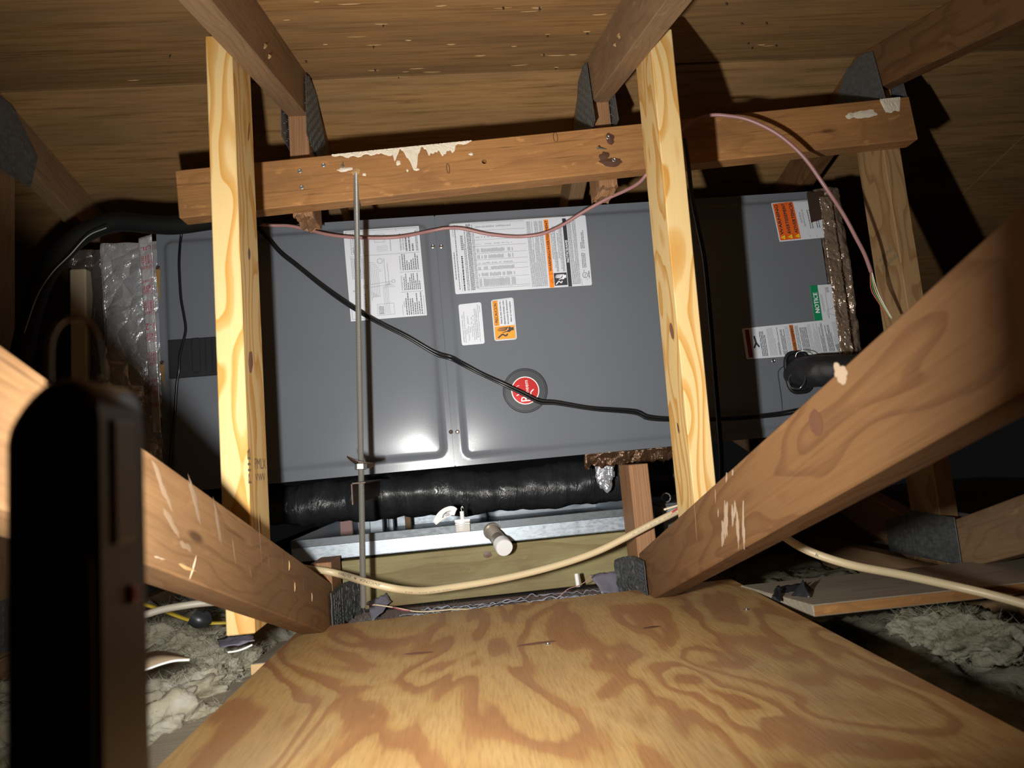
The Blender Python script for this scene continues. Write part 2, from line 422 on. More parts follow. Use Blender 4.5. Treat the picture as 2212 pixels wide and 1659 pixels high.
def web(parent, x0, side, y_end, mat, y_in=RY-.0495):
    s = -1 if side == 'near' else 1
    f = lambda y: WB-.324*(y if s < 0 else 2*RY-y)
    o = Vector((x0+.019, y_in, f(y_in)-.047)); ex = Vector((0, y_end-y_in, f(y_end)-f(y_in)))
    yk = RY-.052 if s < 0 else RY+.052
    yb = (WB-H4-GZ-.0005)/.324; yb = yb if s < 0 else 2*RY-yb
    pts = yz(x0, [(yk, f(yk)), (y_end, f(y_end)), (y_end, f(y_end)-H4), (yb, GZ+.0005), (yk, GZ+.0005)])
    m = frame(o, ex, (0, 0, 1)); inv = m.inverted(); poly = [(inv @ p).xy for p in pts]
    return link('web', bm_prism(poly, -.019, .019, .0018), mat, parent, m)
def vpost(name, parent, x0, y0, y1, z0, z1, mat, ragged=0):
    m = frame((x0+.019, (y0+y1)/2, z0), (0, 0, 1), (0, 1, 0)); L = z1-z0; h = (y1-y0)/2
    bm = bm_box(0, L, -h, h, -.019, .019, .0012)
    if ragged:                                # a torn, saw-cut lower end
        bmesh.ops.subdivide_edges(bm, edges=[e for e in bm.edges if abs(e.calc_length()-.0356) < .004 or abs(e.calc_length()-2*h) < .006], cuts=5, use_grid_fill=True)
        rr = random.Random(int(x0*100))
        for v in bm.verts:
            if v.co.x < .005: v.co.x += rr.uniform(0, ragged)
    return link(name, bm, mat, parent, m)
KY0, KY1 = RY-.0445, RY+.0445
def chord(parent, x0, mat, ya=-1.1, yb=4.0):
    return board('bottom_chord', (x0+.019, ya, GZ/2), (x0+.019, yb, GZ/2), (0, 0, 1), .089, .038, mat, parent)
def truss(key, label, mats, near_end=-1.0, king='cut', far_web=False, kp_top_z=None, stub_z=None, kp_bot=None):
    x0 = TX[key]
    t = thing('roof_truss', label, 'truss', (x0+.019, RY, GZ), 'roof trusses across the attic')
    rafter(t, x0, 'near', near_end, mats[0]); rafter(t, x0, 'far', 3.9, mats[0])
    web(t, x0, 'near', -.35, mats[1])
    if far_web: web(t, x0, 'far', 2.9, mats[1])
    kt = roofz(RY)-H4-.002
    if king == 'cut':
        vpost('king_post', t, x0, KY0, KY1, kp_bot+ZC, kt, RED, .012)
        vpost('king_post_stub', t, x0, KY0, KY1, GZ+.001, stub_z+ZC, RED)
    else:
        vpost('king_post', t, x0, KY0, KY1, GZ+.001, kt, mats[2])
    chord(t, x0, AGED)
    return t
Tb = truss('b', 'dusty roof truss whose brown web slopes down behind the red work light', (AGED, WEBW), kp_bot=.505, stub_z=-.155)
Tc = truss('c', 'roof truss whose long knotty web slopes up to the right across the air handler', (AGED, AGED_R), kp_bot=.530, stub_z=-.026)
Td = truss('d', 'roof truss with an uncut king post standing beside the brown foil duct', (AGED_R, AGED, PINE_OLD), king='full', far_web=True)
Ta = truss('a', 'dim roof truss at the left edge beyond the black pipe', (AGED, WEBW, AGED), king='full', far_web=True)
# gusset plates: peak (both faces) and heel of the webs
PK = [(RY-.085, .655+ZC), (RY+.085, .655+ZC), (RY+.11, .735+ZC), (RY+.03, .806+ZC), (RY-.03, .806+ZC), (RY-.065, .79+ZC)]
PB = [(RY-.09, .10), (RY+.13, .10), (RY+.13, .165), (RY+.03, .195), (RY-.09, .19)]
for T, k in ((Tb, 'b'), (Tc, 'c'), (Td, 'd'), (Ta, 'a')):
    plate_poly('peak_plate', TX[k]+.038, PK, 1, T); plate_poly('peak_plate', TX[k], PK, -1, T)
    if k in 'bc':
        continue
    plate_poly('heel_plate', TX[k], PB, -1, T); plate_poly('heel_plate', TX[k]+.038, PB, 1, T)
# heel plate of the web behind the rod is bent away from the wood; the other one is half peeled
def bent_plate(T, x, side, curl, y0, y1, zt, name='heel_plate'):
    bm = bmesh.new(); n = 26; k = 11; th = .0018; g = []; rr = random.Random(int(x*1000))
    for i in range(n+1):
        t = i/n; row = []
        y = y0+(y1-y0)*t; out = .004+curl*max(0, t-.32)**1.6
        for j in range(k+1):
            s = j/k; z = GZ+.004+s*(zt-GZ-.004)*(1-.75*max(0, t-.5)**2.2)
            row.append((x+side*(out+rr.uniform(-.0006, .0006)*(1+4*(t > .45))), y-.02*max(0, t-.4), z))
        g.append(row)
    A = [[bm.verts.new(p) for p in r] for r in g]; B = [[bm.verts.new((p[0]+side*th, p[1], p[2])) for p in r] for r in g]
    for G in (A, B):
        for i in range(n):
            for j in range(k): bm.faces.new((G[i][j], G[i+1][j], G[i+1][j+1], G[i][j+1]))
    for i in range(n):
        for (a, b) in ((0, 0), (k, k)): bm.faces.new((A[i][a], A[i+1][a], B[i+1][a], B[i][a]))
    for j in range(k):
        for a in (0, n): bm.faces.new((A[a][j], A[a][j+1], B[a][j+1], B[a][j]))
    bmesh.ops.recalc_face_normals(bm, faces=bm.faces[:])
    for i in range(1, n-1):                   # raised slots
        if i % 2: continue
        for j in range(k-1):
            if rr.random() < (.15 if i > n*.5 else .02): continue
            c = B[i][j].co.lerp(B[i+1][j+1].co, .5); dy = (B[i+1][j].co-B[i][j].co)*.28; dz = Vector((0, 0, .0052)); o = Vector((side*.0012, 0, 0))
            q = [c-dy-dz, c+dy-dz*.6, c+dy+dz, c-dy+dz*.6]
            lo = [bm.verts.new(v) for v in q]; hi = [bm.verts.new(v*1.0+o) for v in q]
            bm.faces.new(hi)
            for e in range(4): bm.faces.new((lo[e], lo[(e+1) % 4], hi[(e+1) % 4], hi[e]))
    return link(name, bm, PLATE_D, T)
bent_plate(Tb, TX['b']+.038, 1, .10, RY-.085, RY+.13, .163)
bent_plate(Tc, TX['c'], -1, .05, RY-.105, RY+.03, .168)
# splinters and paint scuffs knocked into the webs and rafters
def chip(parent, px, x, side, L, wd, ang, mat=PALEWOOD, name='torn_fibre', h=.004):
    q = atX(px, x); a = math.radians(ang); ex = Vector((0, math.cos(a), math.sin(a)))
    m = frame(q+Vector((side*.0002, 0, 0)), ex, (0, 0, 1)); ez = (m.to_3x3() @ Vector((0, 0, 1))).x
    if ez*side > 0: m = m @ Matrix.Rotation(math.pi, 4, 'X')
    return link(name, sliver_bm(L, wd, h, random.Random(int(px[0]))), mat, parent, m)
xb, xc = TX['b']+.038, TX['c']
for px, L, wd, a, mt in (((405, 1226), .040, .0030, -18, PALEWOOD), ((416, 1226), .026, .0007, 48, SCUFF), ((624, 1222), .014, .0016, 80, PALEWOOD), ((636, 1268), .014, .0016, 80, PALEWOOD), ((345, 1205), .022, .0014, -15, SCUFF), ((673, 1290), .014, .0005, 85, SCUFF)):
    chip(Tb, px, xb, 1, L, wd, a, mt, h=.0012)
for px, L, wd, a in (((571, 100), .016, .004, 60), ((580, 122), .012, .0025, 70)): chip(Tb, px, xb, 1, L, wd, a)
for px, L, wd, a in (((1338, 78), .016, .005, 55), ((1330, 97), .008, .002, 80)): chip(Tc, px, xc, -1, L, wd, a)
# one chip of the truss beyond
# ================================================================== NEW STUDS NAILED TO THE TRUSSES
ls_t, ls_b = atX((446, 82), -.338).z, atX((500, 1367), -.338).z
ls = board('stud', (-.3192, 1.001, ls_b), (-.3192, 1.001, ls_t), (0, 1, 0), .089, .038, PINE)
tag(ls, 'fresh yellow pine stud in front of the black latch, left of the threaded rod', 'stud', 'fresh pine studs nailed to the trusses')
rs_t = atX((1450, 60), .386).z
rs = board('stud', (.3672, 1.090, .20), (.3672, 1.040, rs_t), (0, 1, .05), .089, .038, PINE)
tag(rs, 'fresh yellow pine stud right of the red badge, its foot behind the knotty web', 'stud', 'fresh pine studs nailed to the trusses')

def oval(name, px, plane, val, rx, ry, mat, parent, ex, n, ang=0):
    """small lens-shaped knot set flush in a board's face"""
    q = atX(px, val) if plane == 'x' else (atY(px, val) if plane == 'y' else atZ(px, val))
    ex = Vector(ex).normalized(); n = Vector(n); ey = n.cross(ex); bm = bmesh.new(); c = bm.verts.new(q+n*.0009); R1 = []
    for k in range(20):
        a = 2*math.pi*k/20; f = 1+.18*noise.noise((math.cos(a)*2, math.sin(a)*2, px[0]))
        R1.append(bm.verts.new(q+n*.0003+(ex*math.cos(a)*rx+ey*math.sin(a)*ry)*f))
    for k in range(20): bm.faces.new((c, R1[k], R1[(k+1) % 20]))
    bmesh.ops.recalc_face_normals(bm, faces=bm.faces[:]); return link(name, bm, mat, parent)
oval('knot', (541, 782), 'x', -.3002, .017, .010, KNOT_P, ls, (0, .25, 1), (1, 0, 0)); oval('knot', (538, 549), 'x', -.3002, .010, .005, KNOT, ls, (0, .2, 1), (1, 0, 0)); oval('knot', (537, 285), 'x', -.3002, .020, .003, KNOT_P, ls, (0, .3, 1), (1, 0, 0))
oval('knot', (1451, 715), 'x', .3475, .014, .007, KNOT_P, rs, (0, .2, 1), (-1, 0, 0)); oval('knot', (1465, 925), 'x', .3475, .009, .003, KNOT, rs, (0, .2, 1), (-1, 0, 0))
oval('knot', (1763, 914), 'x', TX['c'], .011, .012, KNOT, Tc, (0, 1, -.3), (-1, 0, 0)); oval('knot', (1476, 1174), 'x', TX['c'], .005, .003, KNOT, Tc, (0, .3, 1), (-1, 0, 0))

def scuff(px, x, side, L, wd, ang, parent, mat=SCUFF, seed=0):
    """flat, ragged-edged patch of pale scuffed fibres on a web's side"""
    q = atX(px, x); a = math.radians(ang); ex = Vector((0, math.cos(a), math.sin(a))); n = Vector((side, 0, 0)); ey = n.cross(ex); bm = bmesh.new(); c = bm.verts.new(q+n*.0006); Rg = []
    for k in range(30):
        t = 2*math.pi*k/30; f = 1+.55*noise.noise((math.cos(t)*2.6+seed, math.sin(t)*2.6, seed*1.7+px[0]))
        Rg.append(bm.verts.new(q+n*.0004+(ex*math.cos(t)*L/2+ey*math.sin(t)*wd)*f))
    for k in range(30): bm.faces.new((c, Rg[k], Rg[(k+1) % 30]))
    bmesh.ops.recalc_face_normals(bm, faces=bm.faces[:]); link('scuff', bm, mat, parent)
for i, (px, L, wd, a) in enumerate((((1568, 1125), .046, .0075, -68), ((1562, 1150), .03, .004, -75), ((1583, 1112), .026, .0035, -75), ((1594, 1140), .046, .004, -80), ((1607, 1150), .040, .0035, -77), ((1588, 1098), .022, .0025, -65),
                     ((1606, 1102), .024, .0022, -70), ((1570, 1032), .014, .002, -60), ((1583, 1020), .008, .002, -60), ((1546, 1072), .020, .0011, -75), ((1552, 1108), .012, .002, -70), ((1560, 1165), .02, .002, -75), ((1816, 806), .020, .007, 38))):
    scuff(px, TX['c'], -1, L, wd, a, Tc, SCUFF, i)
scuff((1503, 1125), TX['c'], -1, .055, .0006, -82, Tc, PALEWOOD, 3)
for i, (px, L, wd, a) in enumerate((((560, 1150), .11, .0008, -84), ((505, 1190), .03, .0022, -75), ((470, 1130), .05, .004, -70), ((420, 1080), .05, .005, -60), ((610, 1215), .03, .001, -80), ((350, 1050), .05, .004, -50), ((580, 1215), .022, .001, -82), ((540, 1235), .016, .001, -60), ((655, 1262), .03, .0007, 88), ((400, 1180), .03, .003, -20), ((370, 1130), .04, .004, -40))):
    scuff(px, TX['b']+.038, 1, L, wd, a, Tb, SCUFF_D, i+20)
# ================================================================== PLYWOOD DECK AND BOARDS ON THE JOISTS
DZ = .107                                     # top of the deck
dl = [atZ(p, DZ) for p in ((648, 1358), (1581, 1250))]
dn = [atZ(p, DZ) for p in ((337, 1656), (2212, 1580))]
def ext(a, b, y): t = (y-a.y)/(b.y-a.y); return a.lerp(b, t)
dq = [ext(dl[0], dn[0], .10), ext(dl[1], dn[1], .10), dl[1], dl[0]]
bm = bm_prism([(p.x, p.y) for p in dq], DZ-.0178, DZ, .0016)
deck = link('plywood_deck', bm, DECK); tag(deck, 'worn orange plywood deck panel in front of the air handler', 'deck')
def screw_bm(r=.004):
    return lathe_bm([(-.004, r*.5), (0, r), (.0012, r), (.0018, r*.7), (.0012, r*.45), (.0004, r*.4)], (0, 0, 0), (0, 0, 1), 10)
def screw(px_or_pt, n, mat, parent, name='screw', r=.004):
    return sharp_smooth(link(name, screw_bm(r), mat, parent, frame(px_or_pt, Vector(n).orthogonal(), None) if False else Matrix.Translation(px_or_pt) @ Vector(n).to_track_quat('Z', 'Y').to_matrix().to_4x4()))
for p in ((1183, 1392), (1612, 1318)):
    screw(atZ(p, DZ), (0, 0, 1), STEEL, deck)
# weathered board along the deck's edge, with a cleat at its far end
b0, b1 = dl[0], dn[0]
e_dir = (b1-b0).normalized(); out = Vector((e_dir.y, -e_dir.x, 0)); out = -out if out.x > 0 else out
zw = DZ-.0185
wp = [atZ(p, zw) for p in ((293, 1639), (435, 1501), (588, 1440))]
w0 = wp[0]-(wp[1]-wp[0]).normalized()*.35
inn = [b0+e_dir*.20-out*.03, b0+e_dir*1.05-out*.03]
o = link('weathered_board', bm_prism([(p.x, p.y) for p in (w0, wp[0], wp[1], wp[2], inn[0], inn[1])], DZ-.036, zw, .0012), GREYW)
tag(o, 'grey weathered board peeking out along the left edge of the plywood deck', 'board')
Lc = (atZ((594, 1428), DZ-.012)-b0).dot(e_dir)
o = board('wood_cleat', b0+e_dir*.005+out*.016+Vector((0, 0, -.034)), b0+e_dir*Lc+out*.020+Vector((0, 0, -.030)), out, .036, .034, GREYW)
link('cut_end', bm_box(Lc-.0052, Lc-.0046, -.0165, .0165, -.0160, .0160, 0), CUT, o, WORLD[o].copy())
tag(o, 'short wood cleat with a pale cut end at the far corner of the deck', 'cleat')
pz = .093
pq = [atZ(p, pz) for p in ((1785, 1327), (2109, 1292), (1842, 1231), (1646, 1254))]
pd = (pq[1]-pq[0]).normalized(); pn = Vector((-pd.y, pd.x, 0))
wl = .19
b = [pq[0]-pd*.02, pq[0]+pd*.75, pq[0]+pd*.75+pn*wl, pq[0]-pd*.055+pn*wl]
o = link('loose_plank', bm_prism([((p-pq[0]).dot(pd), (p-pq[0]).dot(pn)-wl/2) for p in b], -.0185, 0.0, .0015), GREYW, None, frame(pq[0]+pn*wl/2+Vector((0, 0, .016)), pd, pn))
tag(o, 'grey plank with an orange sawn edge lying across the joists under the cream cable', 'plank')
link('sawn_edge', bm_box(-.018, .74, -wl/2-.0006, -wl/2, -.0165, -.0015, 0), BEAMW, o, WORLD[o].copy())

# ================================================================== HANGER BEAM
BY = KY0-.040                                 # front face of the beam
bl_t, bl_b = atY((377, 367), BY), atY((386, 472), BY); br_t, br_b = atY((1970, 208), BY), atY((1979, 300), BY)
pa, pb = (bl_t+bl_b)/2, (br_t+br_b)/2; off = Vector((0, .019, 0))
bw = (bl_t-bl_b).length*.5+(br_t-br_b).length*.5
mB = frame(pa+off, pb-pa, (0, 0, 1)); LB = (pb-pa).length
def beam_xy(p):
    q = mB.inverted() @ atY(p, BY); return q.x, q.y
def ring_with_hole():
    bm = bm_box(0, LB, -bw/2, bw/2, -.019, .019, .002)
    return bm
cut_o = []
beam = link('hanger_beam', ring_with_hole(), BEAMW, None, mB); WORLD[beam] = mB
def bore(obj, centre, axis, r, depth):
    c = bpy.data.objects.new('bore', bpy.data.meshes.new('bore')); b = lathe_bm([(-depth/2, r), (depth/2, r)], centre, axis, 16); b.to_mesh(c.data); b.free()
    COL.objects.link(c); md = obj.modifiers.new('b', 'BOOLEAN'); md.object = c; md.operation = 'DIFFERENCE'; md.solver = 'EXACT'
    dg = bpy.context.evaluated_depsgraph_get(); me = bpy.data.meshes.new_from_object(obj.evaluated_get(dg))
    obj.modifiers.clear(); obj.data = me; bpy.data.objects.remove(c)
bore(beam, atY((1046, 349), BY), (0, 1, 0), .0047, .05)
tag(beam, 'weathered orange 2x4 beam with cream drips spanning in front of the king posts', 'beam')
fz = .019
for p in ((648, 370), (699, 357), (652, 405), (1313, 297), (1326, 346)):
    x, y = beam_xy(p); link('screw', screw_bm(.0042), ZINC, beam, mB @ Matrix.Translation((x, y, fz)))
x, y = beam_xy((1308, 322))
m = mB @ Matrix.Translation((x, y, fz)) @ Matrix.Rotation(math.radians(-62), 4, 'Y')
link('bent_nail', lathe_bm([(-.004, .0014), (.018, .0014), (.0181, .0032), (.0196, .0032), (.02, .001)], (0, 0, 0), (0, 0, 1), 10), ZINC, beam, m)
x, y = beam_xy((741, 352)); link('nail', lathe_bm([(-.004, .0014), (.010, .0014), (.0101, .003), (.0115, .003)], (0, 0, 0), (-.15, -.9, .5), 8), ZINC, beam, mB @ Matrix.Translation((x, y, fz)))
def drips(spans, name='glue_drip', seed=1):
    rr = random.Random(seed)
    for (x0, x1, lfun) in spans:
        bm = bmesh.new(); n = max(8, int((x1-x0)/.0016)); cols = []
        for i in range(n+1):
            x = x0+(x1-x0)*i/n; e = min(1, 6*min(i, n-i)/n+.15)
            L = lfun(x, rr)*e; K = 6
            col = []
            for k in range(K+1):
                s = k/K; th = .0016*(1-s**3)+.0002
                col.append(bm.verts.new((x+noise.noise((x*90, s*3, 2))*.0012, bw/2-.0006-L*s, fz+th*(.7+.6*noise.noise((x*300, s*9, 0))))))
            cols.append(col)
        for i in range(n):
            for k in range(6): bm.faces.new((cols[i][k], cols[i][k+1], cols[i+1][k+1], cols[i+1][k]))
        for c in cols:                        # wraps over the top edge
            c.append(bm.verts.new((c[0].co.x, bw/2+.0008, fz-.012)))
        for i in range(n): bm.faces.new((cols[i][0], cols[i+1][0], cols[i+1][7], cols[i][7]))
        bmesh.ops.recalc_face_normals(bm, faces=bm.faces[:])
        link(name, bm, CAULK, beam, mB)
X = lambda px: beam_xy((px, 330))[0]
def l_big(x, rr):
    t = (x-X(850))/(X(985)-X(850)); a = max(0, noise.noise((x*46, 0, 5))+.25)*.058+noise.noise((x*190, 1, 0))*.009
    return max(.0025, .006+(a if 0 < t < 1 else max(0, a)*.28))
drips([(X(716), X(1022), l_big)], seed=2)
drips([(X(1925), X(1970), lambda x, rr: .030+.02*noise.noise((x*70, 0, 1)))], seed=5)
def blob(px, rx, ry, mat=CAULK, seed=1, name='glue_drip'):
    x, y = beam_xy(px); bm = bmesh.new(); c = bm.verts.new((x, y, fz+.0016)); ring = []
    for k in range(22):
        a = 2*math.pi*k/22; f = 1+.45*noise.noise((math.cos(a)*1.7+seed, math.sin(a)*1.7, seed*3.1))
        ring.append(bm.verts.new((x+rx*f*math.cos(a), y+ry*f*math.sin(a), fz+.0002)))
    for k in range(22): bm.faces.new((c, ring[k], ring[(k+1) % 22]))
    link(name, bm, mat, beam, mB)
for i, (p, rx, ry) in enumerate((((745, 366), .016, .004), ((787, 377), .004, .003), ((1870, 246), .026, .009), ((1835, 250), .010, .006), ((900, 366), .005, .003), ((1017, 333), .004, .003),
                                 ((880, 368), .002, .003), ((860, 352), .004, .006))): blob(p, rx, ry, seed=i+1)
DARKW = plain('dark_resin_stain', (.10, .045, .025), .5)
for i, (p, rx, ry) in enumerate((((1318, 300), .009, .012), ((1322, 350), .022, .010), ((1306, 337), .010, .008), ((1120, 0), .001, .001))[:3]):
    x, y = beam_xy(p); blob(p, rx, ry, DARKW, seed=i+11, name='resin_stain')
blob((768, 371), .009, .006, PALEWOOD, 4, 'gouged_wood')

# ================================================================== AIR HANDLER
AY = 1.45
OA = atY((355.5, 1066), AY); rol = .0072
ea = Vector((math.cos(rol), 0, math.sin(rol))); eb = Vector((-math.sin(rol), 0, math.cos(rol))); en = Vector((0, -1, 0))
def ab(p): d = atY(p, AY)-OA; return d.dot(ea), d.dot(eb)
HA = .5585; WA = 1.478; DA = .57
mA = Matrix.Identity(4)
for i in range(3): mA[i][0], mA[i][1], mA[i][2], mA[i][3] = ea[i], eb[i], en[i], OA[i]
ahu = thing('air_handler', 'long grey steel air handler lying on its side, round red badge and white labels', 'air handler', OA)
a_seam = (ab((937, 463))[0]+ab((984, 1000))[0])/2
def rect_of(tl, tr, br, bl):
    P = [ab(p) for p in (tl, tr, br, bl)]
    return ((P[0][0]+P[3][0])/2, (P[1][0]+P[2][0])/2, (P[3][1]+P[2][1])/2, (P[0][1]+P[1][1])/2)
E1 = rect_of((352, 519), (921, 484), (967, 985), (371, 1043))
E2 = rect_of((961, 478), (1500, 447), (1460, 952), (998, 985)); E2 = (E2[0], WA+.08, E2[2], E2[3])
def S(a, b):
    """outward relief of the pressed door skins at (a, b)"""
    r = .0
    for (x0, x1, y0, y1) in (E1, E2):
        hx, hy = (x1-x0)/2, (y1-y0)/2; cx, cy = (x0+x1)/2, (y0+y1)/2; rad = .020
        qx, qy = abs(a-cx)-hx+rad, abs(b-cy)-hy+rad
        d = -(math.hypot(max(qx, 0), max(qy, 0))+min(max(qx, qy), 0)-rad)
        if d > 0:
            t = min(1, d/.009); r = .0065*(t*t*(3-2*t))
            u, v = abs(a-cx)/hx, abs(b-cy)/hy
            r += .0042*(1-min(1, v)**7)*(1-min(1, u)**9)*t
    return r
def AP(a, b, d=0.): return OA+ea*a+eb*b+en*d
link('cabinet', bm_box(0, WA, 0, HA, -DA, -.0035, .002), ENAMEL, ahu, mA)
def skin(a0, a1):
    n, m = int((a1-a0)/.0048), int(HA/.0048); bm = bmesh.new(); G = []
    for i in range(n+1):
        a = a0+(a1-a0)*i/n; G.append([bm.verts.new((a, HA*j/m, S(a, HA*j/m)-.0008)) for j in range(m+1)])
    for i in range(n):
        for j in range(m): bm.faces.new((G[i][j], G[i+1][j], G[i+1][j+1], G[i][j+1]))
    ed = [e for e in bm.edges if e.is_boundary]
    r = bmesh.ops.extrude_edge_only(bm, edges=ed)
    for v in r['geom']:
        if isinstance(v, bmesh.types.BMVert): v.co.z = -.0034
    bmesh.ops.recalc_face_normals(bm, faces=bm.faces[:])
    return sharp_smooth(link('access_panel', bm, ENAMEL, ahu, mA), 50)
skin(0, a_seam-.0012); skin(a_seam+.0012, WA)
for p in ((935, 532), (953, 532), (988, 933)):
    a, b = ab(p); screw(AP(a, b, S(a, b)-.0008), en, STEEL, ahu, r=.0045)
for p in ((974, 933),):
    a, b = ab(p); screw(AP(a, b, S(a, b)-.0008), en, RUSTY, ahu, 'rusty_screw', .0045)
for p in ((341, 578), (350, 783), (1666, 781)):
    a, b = ab(p); screw(AP(a, b, S(a, b)-.0008), en, RUSTY if p[0] < 600 else STEEL, ahu, 'rusty_screw' if p[0] < 600 else 'screw', .0045)
RUSTS = plain('rust_streak', (.30, .17, .05), .5)
def ablob(name, pts, mat, d=.0004):
    bm = bmesh.new(); vs = []
    for a, b in pts: vs.append(bm.verts.new((a, b, S(a, b)+d)))
    bm.faces.new(vs); bmesh.ops.recalc_face_normals(bm, faces=bm.faces[:]); bmesh.ops.triangulate(bm, faces=bm.faces[:]); return link(name, bm, mat, ahu, mA)
for (p, q) in (((341, 582), (346, 660)), ((350, 788), (358, 845))):
    a, b = ab(p); a2, b2 = ab(q); ablob('rust_streak', [(a-.005, b), (a+.005, b), (a+.003, (b+b2)/2), (a2+.001, b2), (a-.002, (b+b2)/2)], RUSTS)
# black filter latch
def abox(name, p_tl, p_br, d0, d1, mat, parent=None, bev=.0015):
    a0, b1 = ab(p_tl); a1, b0 = ab(p_br); am, bm_ = (a0+a1)/2, (b0+b1)/2; s = S(am, bm_)
    return link(name, bm_box(a0, a1, b0, b1, s+d0, s+d1, bev), mat, parent or ahu, mA)
lat = abox('latch', (369, 738), (475, 812), -.001, .006, BLACKP)
for (x0, x1, h) in ((421, 441, .011), (449, 455, .009), (463, 470, .009)): abox('latch_rib', (x0, 735), (x1, 807), .005, h, BLACKP, lat)
# round badge
a, b = ab((1133.5, 845)); s = S(a, b)
bd = sharp_smooth(link('badge', lathe_bm([(0, .0485), (.003, .0485), (.0045, .0472), (.0045, .0450), (.0036, .0440), (.0036, .001)], (a, b, s-.001), (0, 0, 1), 56), plain('textured_black_badge', (.030, .033, .038), .42, bump=(700, .5, .0004)), ahu, mA))
REDF = plain('red_anodised_disc', (.52, .022, .022), .32, .35)
em = sharp_smooth(link('emblem', lathe_bm([(0, .0288), (.0010, .0288), (.0012, .001)], (a, b, s+.0027), (0, 0, 1), 48), REDF, bd, mA))
link('emblem_rim', lathe_bm([(0, .0306), (.0014, .0302), (.0014, .0284), (0, .0282)], (a, b, s+.0026), (0, 0, 1), 48), PVC, bd, mA)
SB = s+.0042; AB_, BB_ = a, b

